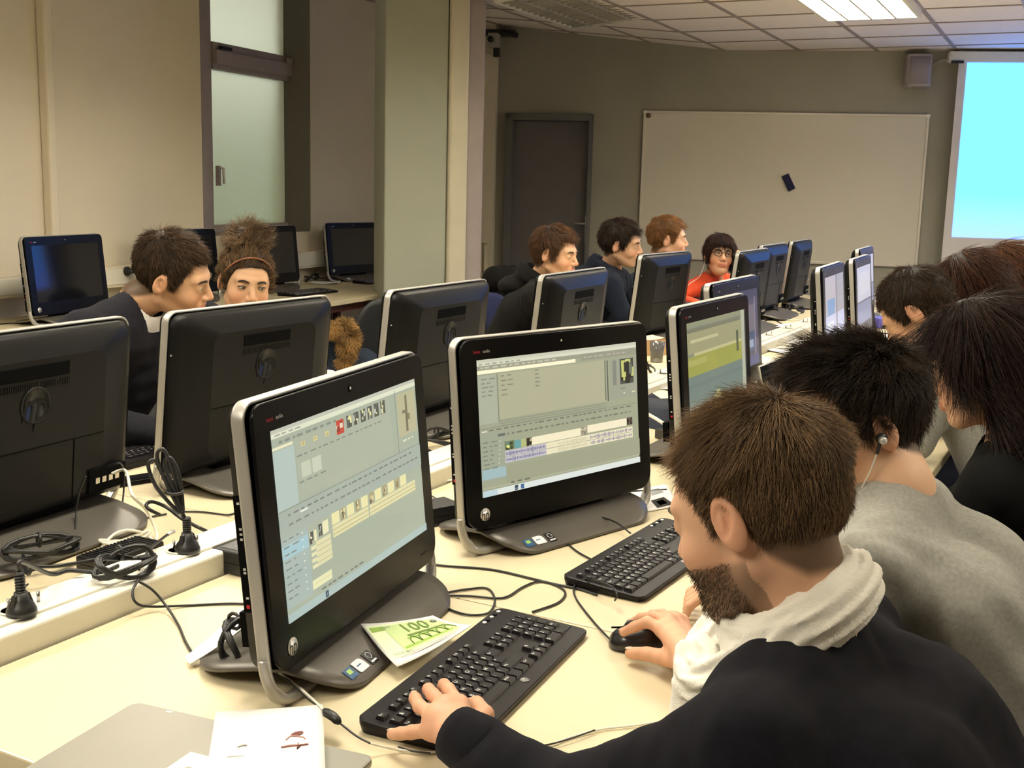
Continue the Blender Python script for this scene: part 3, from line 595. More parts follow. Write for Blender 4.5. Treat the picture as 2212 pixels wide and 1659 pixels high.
def make_computer(kind):
    b0 = MB  # local frame: x right for the user, y away from the user, z up; body leans back
    root = empty('all_in_one_computer'); Mt = Matrix.Rotation(-TILT, 4, 'X')
    FX = Matrix.Rotation(math.pi/2, 4, 'X')     # xy outline -> xz plane (y toward user = +z of prism)
    key = 'parts'
    if key not in CM:
        d = {}
        def part(nm, mb, bevel=0, par=None, **k):
            o = mb.build(nm, bevel=bevel, **k); d[nm] = (o.data, bevel, par); bpy.data.objects.remove(o)
        f = MB().prism(rrect(-HW+.003, V0, HW-.003, V1-.002, (.035, .022, .022, .035)[0:4]), -.0, .006, m_gloss, T=Mt @ FX, smooth=True)
        part('front_bezel', f, .0012)
        # silver band running round the sides and down into the two feet
        x, r = HW+.001, .022
        path = []
        for (px, pz) in rrect(-x, -.0, x, V1+.001, (.06, .024, .024, .06), n=8): path.append((px, pz))
        # open at bottom: start at right foot end, go up and around to the left foot end
        right = [(p[0], p[1]) for p in path]
        pts = [(.165, .008)]+[(p[0], p[1]+.006 if p[1] < .03 else p[1]) for p in path]+[(-.165, .008)]
        band = MB().tube([Mt @ Vector((p[0], .014 if p[1] > .09 else .014-.012*(1-p[1]/.09), p[1]*1.0)) for p in pts], .01, m_silver, n=12, flat=((0, 1, 0), .0095, .0024))
        part('silver_frame', band)
        for sx in (-1, 1):
            ft = MB()
            q = [(sx*HW, .012, .075), (sx*(HW+.001), .009, .05), (sx*(HW-.008), .004, .022), (sx*(HW-.03), 0, .009), (sx*.22, -.002, .006), (sx*.17, -.004, .008)]
            ft.tube(spline([Mt @ Vector(k) for k in q], 5), .0085, m_silver, n=10, radii=None)
            part('foot_tube' if sx < 0 else 'foot_tube.001', ft)
        # rear housing: stacked outlines that taper backwards
        hs = MB(); secs = [(.010, .003, .0), (.036, .006, .0), (.043, .022, .006), (.051, .046, .016), (.058, .074, .034), (.064, .100, .055)]
        vs = []; n = None
        for (y, ins, tz) in secs:
            P = rrect(-HW+ins, V0+ins*.3, HW-ins, V1-ins*.48, .03, n=5); n = len(P); vs += [(p[0], y, p[1]) for p in P]
        fs = []
        for i in range(len(secs)-1):
            for k in range(n): fs.append((i*n+k, (i+1)*n+k, (i+1)*n+(k+1) % n, i*n+(k+1) % n))
        hs.add(vs, fs, m_back, True, T=Mt); hs.add(vs[-n:], [tuple(range(n))], m_back, False, T=Mt)
        part('rear_housing', hs)
        rc_ = MB().box((0, .0635, V1-.072), (.165, .004, .028), m_dark, T=Mt); part('carry_slot', rc_, .004)
        gv = MB()
        for k in range(40): gv.box((-.082+k*.0042, .0645, V1-.098), (.0018, .002, .014), m_emb, T=Mt)
        part('vent_grille', gv)
        em = MB(); TB_ = Mt @ Matrix.Translation((0, .0645, .285)) @ Matrix.Rotation(-math.pi/2, 4, 'X') @ Matrix.Rotation(math.pi, 4, 'Z')
        em.lathe([(.036, 0), (.036, .0012), (.033, .0016), (.0325, .0004), (0, .0004)], m_emb, n=32, T=TB_); em.text('hp', .062, m_back, TB_ @ Matrix.Translation((0, -.004, .001)) @ Matrix(((1, .25, 0, 0), (0, 1.45, 0, 0), (0, 0, 1, 0), (0, 0, 0, 1))), ext=.0008)
        part('rear_emblem', em)
        sl = MB(); sl.box((0, .0648, .2), (.36, .0012, .0015), m_dark, T=Mt).box((-.10, .0648, .13), (.0015, .0012, .14), m_dark, T=Mt); part('panel_seam', sl)
        pt_ = MB().box((-.19, .062, .10), (.10, .014, .05), m_dark, T=Mt)
        for k in range(4): pt_.box((-.215+k*.018, .0695, .10), (.011, .004, .012), m_metal, T=Mt)
        part('port_panel', pt_)
        lg = MB(); hp_mark(lg, (m_logo, m_stk), .0125, Mt @ Matrix.Translation((-.233, -.0062, .078)) @ FX, .0008); part('front_logo', lg)
        wc = MB().lathe([(.006, 0), (.006, .0006), (.003, .001)], m_dark, n=16, T=Mt @ Matrix.Translation((0, -.006, .40)) @ FX).lathe([(.0028, .0009), (.002, .0016)], m_logo, n=10, T=Mt @ Matrix.Translation((0, -.006, .40)) @ FX); part('webcam', wc)
        au = MB().text('beats', .0085, m_redm, Mt @ Matrix.Translation((-.236, -.0064, .395)) @ FX).text('audio', .0085, m_logo, Mt @ Matrix.Translation((-.211, -.0064, .395)) @ FX); part('audio_mark', au)
        ml = MB().text('TouchSmart', .007, m_back, Mt @ Matrix.Translation((.225, -.0064, .074)) @ FX); part('model_mark', ml)
        sd = MB().box((-HW+.004, .028, .22), (.003, .015, .16), m_dark, T=Mt)
        for k, z in enumerate((.29, .255, .248, .241, .2, .195, .16)): sd.box((-HW+.0022, .028, z), (.001, .004, .003), m_logo, T=Mt)
        sd.box((-HW+.0022, .028, .148), (.001, .005, .005), m_redm, T=Mt); part('side_ports', sd); part('power_light', MB().box((HW-.0045, .031, .33), (.003, .003, .003), m_logo, T=Mt))
        # base plate: a gently arched sheet
        bs = MB(); prof = [(-.072, .003), (-.066, .008), (-.045, .020), (-.015, .031), (.02, .036), (.07, .030), (.13, .018), (.19, .006)]
        vs = []; xs = []
        nx = 14
        ys = [-.072+.262*(.5-.5*math.cos(math.pi*k/25)) for k in range(26)]; prof = [(y, float(np.interp(y, [p[0] for p in prof], [p[1] for p in prof]))) for y in ys]
        for j, (y, z) in enumerate(prof):
            dd = min(y+.072, .19-y, .075); wdt = .228-.075+math.sqrt(max(0, .075**2-(.075-dd)**2))
            for i in range(nx+1): vs.append((-wdt+2*wdt*i/nx, y, z+.004))
        nn = len(prof); vs += [(v[0], v[1], v[2]-.006) for v in vs]; o_ = nn*(nx+1); fs = []
        for j in range(nn-1):
            for i in range(nx):
                a = j*(nx+1)+i; fs.append((a, a+1, a+nx+2, a+nx+1)); fs.append((o_+a+nx+1, o_+a+nx+2, o_+a+1, o_+a))
        for i in range(nx): a = i; fs.append((o_+a, o_+a+1, a+1, a)); a = (nn-1)*(nx+1)+i; fs.append((a, a+1, o_+a+1, o_+a))
        for j in range(nn-1): a = j*(nx+1); fs.append((a, a+nx+1, o_+a+nx+1, o_+a)); a += nx; fs.append((o_+a, o_+a+nx+1, a+nx+1, a))
        bs.add(vs, fs, m_base, True); part('base_plate', bs)
        hg = MB().tube([(-.13, .03, .048), (.13, .03, .048)], .016, m_dark).box((0, .03, .075), (.2, .03, .06), m_dark); part('hinge', hg)
        st = MB(); Ts = Matrix.Translation((0, -.053, .0205)) @ Matrix.Rotation(math.radians(29), 4, 'X')
        st.box((-.165, 0, 0), (.022, .019, .0006), m_stb, T=Ts).box((-.165, .002, .0004), (.011, .008, .0004), m_stg, T=Ts); part('system_sticker', st)
        st = MB().prism(rrect(-.149, -.0105, -.122, .0105, (.001, .009, .001, .004)), -.0003, .0005, m_stw, T=Ts).box((-.138, .001, .0006), (.012, .002, .0002), m_stb, T=Ts); part('processor_sticker', st)
        st = MB().box((-.104, 0, 0), (.02, .024, .0006), m_stk, T=Ts).tube([(-.104+.006*math.cos(a/8*6.28), .003+.006*math.sin(a/8*6.28), .0006) for a in range(8)], .0006, m_stw, n=4, closed=True, T=Ts).box((-.104, -.008, .0005), (.015, .003, .0002), m_stw, T=Ts); part('energy_sticker', st)
        CM[key] = d
    for nm, (me, bev, par) in CM[key].items():
        o = bpy.data.objects.new(nm.split('.')[0], me); COL.objects.link(o); o.parent = root
        if bev: m = o.modifiers.new('bevel', 'BEVEL'); m.width = bev; m.segments = 2; m.limit_method = 'ANGLE'
    ds = MB(); T = Mt @ Matrix.Translation((0, -.0062, 0))
    if kind == 'off': ds.quad((-SW2, -.0004, SV0), (SW2, -.0004, SV0), (SW2, -.0004, SV1), (-SW2, -.0004, SV1), m_off, T=T)
    else: ui_quads(ds, kind, T)
    ds.build('display', root, colattr=True)
    return root
def place_computer(kind, x, y, yawdeg, label, group=None):
    c = make_computer(kind); c.location = (x, y, DT+.0005); c.rotation_euler = (0, 0, math.radians(yawdeg)); tag(c, label, 'computer', group); return c
GA = 'all-in-one computers on the near side of the middle row'; GB = 'all-in-one computers on the far side, seen from behind'; GW = 'all-in-one computers on the desks along the window wall'
PCA = place_computer('edit_a', -.216, 1.706, math.degrees(1.2458), 'nearest lit computer screen, beside the green banknote', GA)
PCB = place_computer('edit_b', .1216, 2.312, math.degrees(.7769), 'second lit computer, its video timeline screen turned squarely to us', GA)
place_computer('field_c', .577, 3.067, math.degrees(1.0695), 'third lit computer with a green and yellow field on its screen', GA)
place_computer('film_d', .78, 3.84, 63.2, 'computer with a dark film picture, just behind the green field screen', GA)
place_computer('desktop_e', 1.37, 4.81, 65.8, 'slim side-on computer nearest the water bottle', GA)
place_computer('desktop_g', 1.70, 5.50, 66, 'slim side-on computer with violet top edge beside the upright photo card', GA)
place_computer('desktop_g', 2.02, 6.50, 66, 'farthest slim side-on computer of the near row', GA)
MP = [(-.965, 2.15, 65.5, 'leftmost black computer back, with a white cable plugged in'), (-.65, 2.73, 61.3, 'black computer back in front of the woman with the headband'), (-.25, 3.38, 63.5, 'black computer back below the foot of the grey column'),
      (.18, 4.08, 63.6, 'black computer back in front of the man in the black hoodie'), (.68, 5.45, 58.8, 'tall black computer back just left of the woman in orange'), (1.19, 5.94, 63.3, 'black computer back just right of the woman in orange'), (1.46, 6.68, 63.5, 'black computer back second from the whiteboard end, overlapped by its neighbour'), (1.78, 7.35, 64.8, 'black computer back standing alone at the whiteboard end of the far side')]
for x, y, a, lb in MP: place_computer('off', x-.018, y+.009, a+180, lb, GB)
for x, y, a, lb in ((-2.16, 5.58, 72.2, 'dark screen left of the man in the cardigan, mirroring a blue patch'), (-1.87, 6.58, 66, 'dark screen half hidden behind the hair of the man in the cardigan'), (-1.56, 7.42, 64, 'dark screen behind the woman with the headband'), (-1.17, 8.45, 55.5, 'dark screen nearest the grey column on its left side'), (-.80, 9.05, 72, 'dark screen mostly hidden behind the grey column'), (-2.50, 4.85, 68, 'dark screen cut off at the far left of the window desks')):
    place_computer('off', x, y, a, lb, GW)
# ------------------------------------------------------------------ keyboards and mice
m_kb = mat('keyboard_black', (.008, .006, .0075), .4, spec=.2, bump=.1, bscale=600)
m_key = mat('key_black', (.010, .008, .010), .42, spec=.25, bump=.1, bscale=900); m_leg_w = mat('key_legend', (.85, .85, .82), .5); m_kside = mat('key_front_highlight', (.17, .17, .175), .5)
KU = .0186; KL, KD = .452, .160
def keyboard_proto():
    root = empty('keyboard'); tz = lambda y: .011+.010*(y+KD/2)/KD
    b = MB(); P = rrect(-KL/2, -KD/2, KL/2, KD/2, .014, 6); n = len(P)
    vs = [(p[0]*.985, p[1]*.975, .001) for p in P]+[(p[0], p[1], tz(p[1])*.6) for p in P]+[(p[0], p[1], tz(p[1])-.001) for p in P]+[(p[0]*.992, p[1]*.98, tz(p[1])) for p in P]
    fs = [tuple(reversed(range(n))), tuple(range(3*n, 4*n))]
    for L in range(3):
        for k in range(n): fs.append((L*n+k, L*n+(k+1) % n, (L+1)*n+(k+1) % n, (L+1)*n+k))
    b.add(vs, fs, m_kb); b.build('case', root)
    tl = math.atan(.010/KD)
    MB().box((0, -.052, tz(-.052)+.0003), (KL*.97, .0008, .0006), m_dark, T=Matrix.Identity(4)).build('case_groove', root)
    lg = MB(); hp_mark(lg, (m_logo, m_stk), .0065, Matrix.Translation((0.0, -.064, tz(-.064)+.0002)), .0005); lg.build('maker_logo', root)
    b = MB()
    for k in range(5): b.lathe([(.0035, 0), (.0035, .002), (.002, .0024)], m_leg_w if k in (0, 2, 4) else m_kb, c=(.150+.0135*k, .0700, tz(.07)), n=10)
    b.build('media_buttons', root)
    def key(x, y, w, txt, d=1.0):
        W = KU*w-.0022; D = KU*d-.0022; Tk = Matrix.Translation((x+KU*w/2, y+KU*d/2-KU/2, tz(y))) @ Matrix.Rotation(tl, 4, 'X')
        b = MB(); t = .0014
        vs = [(-W/2, -D/2, -.001), (W/2, -D/2, -.001), (W/2, D/2, -.001), (-W/2, D/2, -.001), (-W/2+t, -D/2+t, .0052), (W/2-t, -D/2+t, .0052), (W/2-t, D/2-t*.6, .0048), (-W/2+t, D/2-t*.6, .0048)]
        b.add(vs, [(4, 5, 6, 7), (1, 2, 6, 5), (2, 3, 7, 6), (3, 0, 4, 7)], m_key); b.add([vs[0], vs[1], vs[5], vs[4]], [(0, 1, 2, 3)], m_kside)  # front face paler: the key's highlight is put into its colour
        if txt: b.text(txt, .0092 if len(txt) == 1 else .0056, m_leg_w, Matrix.Translation((-W/2+t+.0006, D*.14, .0053)), align='LEFT')
        me = b.build('key', root); me.data.transform(Tk)
    rows = [(['²', '&', 'é', '"', "'", '(', '-', 'è', '_', 'ç', 'à', ')', '=', ('←', 2)], .0245), ([('Tab', 1.5), 'A', 'Z', 'E', 'R', 'T', 'Y', 'U', 'I', 'O', 'P', '^', '$', ('Ent', 1.5)], .0245-KU), ([('Caps', 1.75), 'Q', 'S', 'D', 'F', 'G', 'H', 'J', 'K', 'L', 'M', 'ù', ('*', 1.25)], .0245-2*KU),
            ([('Maj', 1.25), '<', 'W', 'X', 'C', 'V', 'B', 'N', ',', ';', ':', '!', ('Maj', 2.75)], .0245-3*KU), ([('Ctrl', 1.25), ('', 1.25), ('Alt', 1.25), ('', 6.25), ('AltGr', 1.25), ('', 1.25), ('', 1.25), ('Ctrl', 1.25)], .0245-4*KU)]
    x0 = -KL/2+.010
    for r, y in rows:
        x = x0
        for k in r:
            t, w = (k, 1) if isinstance(k, str) else k; key(x, y+.004, w, t); x += KU*w
    x = x0; yF = .0245+KU+.009
    for i, t in enumerate(['Esc']+['F%d' % k for k in range(1, 13)]):
        if i in (1,): x += KU*.75
        if i in (5, 9): x += KU*.5
        key(x, yF, 1, t, .8); x += KU
    xn = x0+15*KU+.009
    for j, r in enumerate((('Ins', '↖', '⇞'), ('Sup', 'Fin', '⇟'))):
        for i, t in enumerate(r): key(xn+i*KU, .0285-j*KU, 1, t)
    for (i, j, t) in ((1, 3, '↑'), (0, 4, '←'), (1, 4, '↓'), (2, 4, '→')): key(xn+i*KU, .0285-j*KU, 1, t)
    xm = xn+3*KU+.009
    for j, r in enumerate((('Num', '/', '*', '-'), ('7', '8', '9', '+'), ('4', '5', '6', ''), ('1', '2', '3', 'Ent'))):
        for i, t in enumerate(r): key(xm+i*KU*.98, .0285-j*KU, 1, t)
    key(xm, .0285-4*KU, 2, '0'); key(xm+2*KU*.98, .0285-4*KU, 1, '.')
    return root
def put(o, p, rz, z, label, cat, group=None):
    o.location = (p[0], p[1], z); o.rotation_euler = (0, 0, rz); tag(o, label, cat, group); return o
kbp = keyboard_proto(); bpy.context.view_layer.update(); index_kids()
GK = 'black keyboards in front of the computers'
def kb_from(cFL, rz, label, first=None):
    o = first or copy_tree(kbp); R = Matrix.Rotation(rz, 3, 'Z'); c = R @ Vector((KL/2, KD/2, 0)); return put(o, (cFL.x+c.x, cFL.y+c.y), rz, DT+.0005, label, 'keyboard', GK)
z_ = DT+.018
kA, kB, kC = at(788, 1534, z_), at(1090, 1299, z_), at(1264, 1366, z_)
rz1 = math.atan2(kB.y-kA.y, kB.x-kA.x); c1 = (kA+kC)/2; put(kbp, (c1.x, c1.y), rz1, DT+.0005, 'black keyboard under the typing hand, nearest the viewer', 'keyboard', GK)
kA, kC = at(1213, 1246, z_), at(1380, 1300, z_); rz2 = math.radians(math.degrees(math.atan2(at(1455, 1105, z_).y-kA.y, at(1455, 1105, z_).x-kA.x)))
w = Vector((math.cos(rz2), math.sin(rz2), 0)); d_ = Vector((w.y, -w.x, 0)); c2 = kA+w*KL/2+d_*KD/2
def kbcopy(p, rz, label): return put(copy_tree(kbp), (p[0], p[1]), rz, DT+.0005, label, 'keyboard', GK)
kbcopy(c2, rz2, 'black keyboard between the second lit screen and the bearded man')
kc = at(262, 1010, DT); KM1 = (-.93, 2.72); kbcopy((-.965, 2.83), math.radians(61.3+180), 'black keyboard peeking out behind the gap of the two leftmost computer backs')
for (x, y, a, off, lb) in ((-2.16, 5.58, 66.6, .26, 'black keyboard in front of the dark screen mirroring a blue patch'), (-1.56, 7.42, 64, .27, 'black keyboard on the window desk beside the woman with the headband'), (-1.17, 8.45, 55.5, .24, 'black keyboard on the window desk next to the grey column')):
    a = math.radians(a); kbcopy((x+math.sin(a)*off, y-math.cos(a)*off), a, lb)
a = math.radians(62); kbcopy((.577+math.sin(a)*.30+.04, 3.067-math.cos(a)*.30), a, 'black keyboard in front of the green field screen, hidden by the bowed heads')
def mouse(p, rz, label):
    r = empty('computer_mouse'); b = MB(); vs = []; fs = []; nu, nv = 20, 8
    for j in range(nv+1):
        t = j/nv*math.pi/2
        for k in range(nu):
            a = 2*math.pi*k/nu; ex = .7; cx = math.copysign(abs(math.cos(a))**ex, math.cos(a)); cy = math.copysign(abs(math.sin(a))**ex, math.sin(a))
            s = math.cos(t)**.55 if j < nv else 0.0; vs.append((.028*cx*s*(1+.08*math.cos(a*2)), .054*cy*s, .003+.034*math.sin(t)**.8*(1-.22*(cy*s))))
    for j in range(nv):
        for k in range(nu): fs.append((j*nu+k, j*nu+(k+1) % nu, (j+1)*nu+(k+1) % nu, (j+1)*nu+k))
    fs.append(tuple(reversed(range(nu)))); b.add(vs, fs, mat('mouse_black', (.012, .011, .012), .3, coat=.3), True); b.build('mouse_shell', r)
    MB().tube([(0, .020+.008*math.cos(t), .0335+.008*math.sin(t)) for t in [math.pi*k/8 for k in range(9)]], .003, m_rub).build('scroll_wheel', r)
    MB().box((0, .036, .0325), (.0008, .03, .003), m_dark).build('button_seam', r)
    return put(r, (p[0], p[1]), rz, DT+.0005, label, 'computer mouse')
mp0, mp1 = at(1318, 1392, .745), at(1425, 1378, .755); md = (mp0-mp1); mang = math.atan2(md.y, md.x)-math.pi/2
mc = mp0-md.normalized()*.052; mouse(mc, mang, 'black mouse under the hand of the man in the white scarf')
mouse(at(1690, 1010, DT), math.radians(60), 'black mouse hidden behind the bearded man')

# ------------------------------------------------------------------ cables, plugs, power bricks
_a = math.radians(MP[0][2]+180); MP1 = Vector((MP[0][0], MP[0][1], DT)) + Matrix.Rotation(_a, 3, 'Z') @ Vector((-.20, .062, .10))
ZD = DT+.003
def pc(pts, z=ZD): return [at(p[0], p[1], p[2] if len(p) > 2 else z) for p in pts]
BK = 'black cables lying on the desks'
cable(pc([(1322, 1386, .752), (1290, 1352), (1262, 1318), (1243, 1290), (1240, 1268, .747), (1258, 1252, .755), (1290, 1255, .775), (1322, 1268, .775), (1333, 1285, .770), (1328, 1297, .757)]), .0018, m_rub, 'mouse_cable', 'black mouse cable curving from the held mouse onto the second keyboard', group=BK)
cable(pc([(1285, 1212), (1245, 1190), (1215, 1160), (1218, 1132, .748), (1250, 1118, .760), (1290, 1116, .765), (1330, 1128, .765), (1362, 1152, .757)]), .0019, m_rub, 'keyboard_cable', 'black loop of cable rising behind the second keyboard', group=BK)
cable(pc([(880, 1212), (960, 1222), (1060, 1230), (1150, 1250), (1200, 1262), (1250, 1272), (1290, 1285)]), .0022, m_rub, 'cable', 'long black cable running from the nearest screen toward the second keyboard', group=BK)
cable(pc([(880, 1262), (935, 1282), (1000, 1274), (1048, 1270), (1066, 1285), (1067, 1308), (1050, 1326), (1005, 1327), (962, 1312), (946, 1298), (958, 1288), (1010, 1287), (1070, 1292), (1098, 1288), (1130, 1268), (1165, 1256), (1200, 1264), (1221, 1280), (1205, 1302), (1150, 1322)]), .0020, m_rub, 'keyboard_cable', 'black looping cable plugged into the nearest keyboard', group=BK)
cable(pc([(930, 1070), (955, 1083), (985, 1092)], .745), .0018, m_rub, 'cable', 'short black cable by the power brick between the two nearest screens', group=BK)
cable(pc([(1320, 1095), (1345, 1078, .75), (1330, 1083), (1372, 1118)]), .0018, m_rub, 'cable', 'black cable under the right side of the second lit computer', group=BK)
# thin two-tone earphone lead along the table front
cable(pc([(548, 1374, .80), (565, 1410, .79), (600, 1450, .765), (640, 1480, .755), (672, 1508, .766), (700, 1534, .772)]), .0021, m_plast, 'earphone_lead', 'white earphone lead hanging from the side of the nearest screen', cat='earphone lead')
cable(pc([(549, 1378, .80), (590, 1446, .772), (625, 1472, .757), (668, 1512, .766), (702, 1534, .772)]), .0012, m_rub, 'earphone_lead', 'thin black strand beside the white earphone lead', cat='earphone lead')
b = MB().tube(pc([(700, 1534, .772), (706, 1540, .772), (720, 1548, .770), (728, 1556, .768), (734, 1562, .766)]), .006, m_rub, radii=[.003, .0062, .0065, .006, .003]); tag(b.build('inline_connector'), 'black inline connector of the earphone lead beside the sketch sheet', 'connector')
cable(pc([(734, 1562, .766), (770, 1590, .76), (800, 1606, .756)]), .0014, m_rub, 'earphone_lead', 'thin black lead leaving the inline connector', cat='earphone lead')
cable(pc([(800, 1606, .756), (850, 1618, .745), (920, 1625), (1000, 1621), (1130, 1612), (1180, 1610), (1240, 1590), (1300, 1575), (1360, 1568), (1420, 1560)]), .0015, m_plast, 'earphone_lead', 'thin white lead lying along the lower edge of the desk below the typing hand', cat='earphone lead')
cable(pc([(860, 1613), (890, 1622), (930, 1627)], .7445), .0012, m_rub, 'earphone_lead', 'dark twisted stretch of lead below the thumb of the typing hand', cat='earphone lead')
cable(pc([(1145, 1612), (1180, 1609), (1225, 1598), (1285, 1577)], .7455), .0011, m_rub, 'earphone_lead', 'dark twisted stretch of lead at the bottom centre of the desk', cat='earphone lead')
def plug(u, v, ang, label, lean=(0.0, 0.0), s=1.0):
    P = at(u, v, TZ); r = empty('power_plug', P, ang, label, 'power plug', 'black plugs in the white trunking')
    MB().lathe([(.0225*s, .0), (.0225*s, .006), (.019*s, .014), (.012*s, .022), (.010*s, .034)], m_rub, n=24).box((0, 0, .020), (.040, .012, .022), m_rub, taper=.35).build('plug_body', r)
    b = MB(); top = []
    for k in range(7): b.lathe([(.0078, 0), (.0078, .002), (.0055, .0022), (.0055, .0042)], m_rub, c=(lean[0]*k*.2, lean[1]*k*.2, .034+k*.0042), n=14)
    b.build('strain_relief', r); return P+Matrix.Rotation(ang, 3, 'Z') @ Vector((lean[0]*1.4, lean[1]*1.4, .064))
t1 = plug(47, 1325, RA, 'black plug at the left end of the trunking', (.004, .006))
t2 = plug(405, 1190, RA, 'black plug in the trunking beside the tall bundle of cord')
cable([t1, t1+Vector((.0, .01, .012))]+pc([(110, 1240, .80), (150, 1232, .795), (215, 1236, .79), (255, 1222, .79)]), .0038, m_rub, 'mains_lead', 'thick black cord from the left plug to the coil on the trunking', group=BK)
def coil(name, c, R_, ra, rb, n, r, label, m=None, tie=True, jit=.12, thick=.010, seed=1, cat='cable coil'):
    rr = random.Random(seed); P = []; N = n*18
    for k in range(N):
        a = 2*math.pi*k/18; f = 1+jit*math.sin(k*.37+seed)+.1*jit*rr.uniform(-1, 1); P.append(R_ @ Vector((ra*f*math.cos(a), rb*f*math.sin(a), thick*math.sin(k*.53+seed)))+Vector(c))
    o = MB().tube(P, r, m or m_rub, n=7).build(name); tag(o, label, cat)
    if tie: t = MB().tube([R_ @ Vector((.0+.0, rb+.001+.012*math.cos(a), .012*math.sin(a)))+Vector(c) for a in [6.283*k/10 for k in range(10)]], .0028, m_rub, closed=True).build('cable_tie', o); 
    return o
I3 = Matrix.Identity(3); RT = Matrix.Rotation
# tall bundle standing out of the second plug
bu = []
for k, (dx, h_) in enumerate(((-.012, .11), (.004, .13), (.016, .115))):
    base = t2+Vector((0, 0, -.01)); q = [base, base+Vector((-.012+dx*.3, .002, .03)), base+Vector((-.030+dx, .006, h_*.75)), base+Vector((-.045+dx, .008, h_)), base+Vector((-.056+dx, .006, h_*.9)), base+Vector((-.040+dx, .002, h_*.55)), base+Vector((-.010+dx*.3, -.004, .02))]
    bu += q if not k else q[1:]
b = MB().tube(spline(bu, 7), .0036, m_rub, n=8); tag(b.build('cord_bundle'), 'tall tied bundle of black power cord standing above the trunking', 'cable bundle')
b = MB()
pt_t = t2+Vector((-.02, 0, .045)); tag(MB().tube([pt_t+Vector((.014*math.cos(a), .010*math.sin(a), .002*math.sin(a))) for a in [6.283*k/12 for k in range(12)]], .0030, m_rub, closed=True).build('cable_tie'), 'black tie around the tall bundle of cord', 'cable tie')
cable(pc([(345, 1112, .80), (322, 1100, .815), (316, 1090, .82), (330, 1084, .825), (360, 1096, .82), (392, 1120, .80), (430, 1140, .79), (452, 1150, .775)]), .0036, m_rub, 'mains_lead', 'black cord loop sticking out left of the tall bundle', group=BK)
coil('cable_coil', at(275, 1215, TZ+.022), RT(math.radians(50), 3, 'Z') @ RT(math.radians(25), 3, 'X'), .052, .026, 6, .0034, 'black coiled cord lying across the white trunking', seed=3, thick=.014)
cable(pc([(300, 1252, .79), (287, 1275, .78), (292, 1300, .765), (320, 1310, .752), (400, 1308), (480, 1304), (528, 1304)]), .0022, m_rub, 'cable', 'thin black cable from the trunking coil to the back of the nearest screen', group=BK)
cable(pc([(300, 1256, .79), (330, 1275, .775), (360, 1310, .752), (385, 1350), (400, 1385), (416, 1412)]), .0022, m_rub, 'cable', 'thin black cable curving down to the white strip', group=BK)
cable(pc([(0, 1312), (20, 1298), (36, 1284), (60, 1262, .78)]), .0018, m_rub, 'cable', 'thin black cable leaving the picture behind the left plug', group=BK)
coil('cable_coil', at(92, 1182, DT+.045), RT(math.radians(38), 3, 'Z') @ RT(math.radians(20), 3, 'X'), .062, .022, 6, .0036, 'black tied coil of cord resting on the base of the leftmost computer', seed=5, thick=.010)
cable(pc([(50, 1200, .77), (60, 1240, .765), (75, 1225, .78), (130, 1222, .775), (220, 1205, .77), (262, 1190, .79)]), .0034, m_rub, 'mains_lead', 'black cord between the coil on the computer base and the trunking coil', group=BK)
cable([MP1+Vector((0, 0, .0)), MP1+Vector((.035, -.02, .012))]+pc([(285, 1068, .85), (315, 1100, .80), (338, 1150, .752), (335, 1170)]), .0032, m_plast, 'network_cable', 'white network cable arching out of the leftmost computer back', group='white cables')
coil('network_cable', at(270, 1165, DT+.012), RT(math.radians(55), 3, 'Z'), .050, .032, 3, .003, 'white loops of network cable beside the ribbed adapter', m=m_plast, tie=False, jit=.25, seed=9)
cable(pc([(185, 1030, .88), (172, 1060, .84), (165, 1100, .79), (162, 1160, .755)]), .002, m_rub, 'cable', 'thin black cable hanging from the ports of the leftmost computer', group=BK)
cable(pc([(232, 1010, .86), (262, 1002, .87), (268, 1040, .80), (262, 1100, .75), (240, 1160), (222, 1178)]), .002, m_rub, 'cable', 'thin black cable dropping past the edge of the leftmost computer', group=BK)
cable(pc([(245, 1129), (275, 1133), (320, 1118), (360, 1110)]), .002, m_rub, 'cable', 'thin black cable on the desk left of the tall bundle', group=BK)
cable(pc([(400, 1105), (440, 1106), (490, 1112), (512, 1106)]), .002, m_rub, 'cable', 'thin black cable on the desk right of the tall bundle', group=BK)
cable(pc([(300, 1230, .80), (320, 1190, .80), (345, 1168, .79), (362, 1155, .785)]), .0026, m_rub, 'jack_cable', 'black cable ending in a silver connector near the bundle', group=BK)
tag(MB().tube(pc([(362, 1155, .785), (367, 1151, .785), (376, 1148, .785)]), .0038, m_logo).build('jack_plug'), 'silver jack plug beside the tall bundle of cord', 'connector')
def brick(u, v, z, rz, dims, label, ribs=False, lab=True):
    P = at(u, v, z); r = empty('power_adapter', (P.x, P.y, z), rz, label, 'power adapter', 'black power bricks'); L_, W_, H_ = dims
    MB().box((0, 0, H_/2), dims, m_black).build('adapter_shell', r, bevel=.004)
    MB().box((0, 0, H_*.5), (L_+.0008, W_+.0008, .0008), m_dark).build('shell_seam', r)
    if ribs:
        b = MB(); 
        for k in range(16): b.box((-L_/2+.012+k*(L_-.024)/15, 0, H_+.0006), (.003, W_*.88, .0018), m_black)
        b.build('top_ribs', r)
    if lab: MB().box((L_*.1, 0, H_+.0004), (L_*.45, W_*.62, .0006), mat('adapter_label', (.10, .10, .10), .6)).text('hp', .016, m_leg_w, Matrix.Translation((L_*.22, W_*.12, H_+.0009)) @ RT(math.pi/2, 4, 'Z')).text('~ 230V 19.5V', .0045, m_leg_w, Matrix.Translation((L_*.02, 0, H_+.0009)) @ RT(math.pi/2, 4, 'Z')).build('rating_label', r)
    return r
brick(515, 1225, DT+.001, math.radians(-28), (.165, .078, .042), 'large black power brick leaning against the back of the nearest screen')
brick(262, 1215, DT+.001, math.radians(62), (.15, .07, .028), 'ribbed black adapter lying behind the trunking', ribs=True, lab=False)
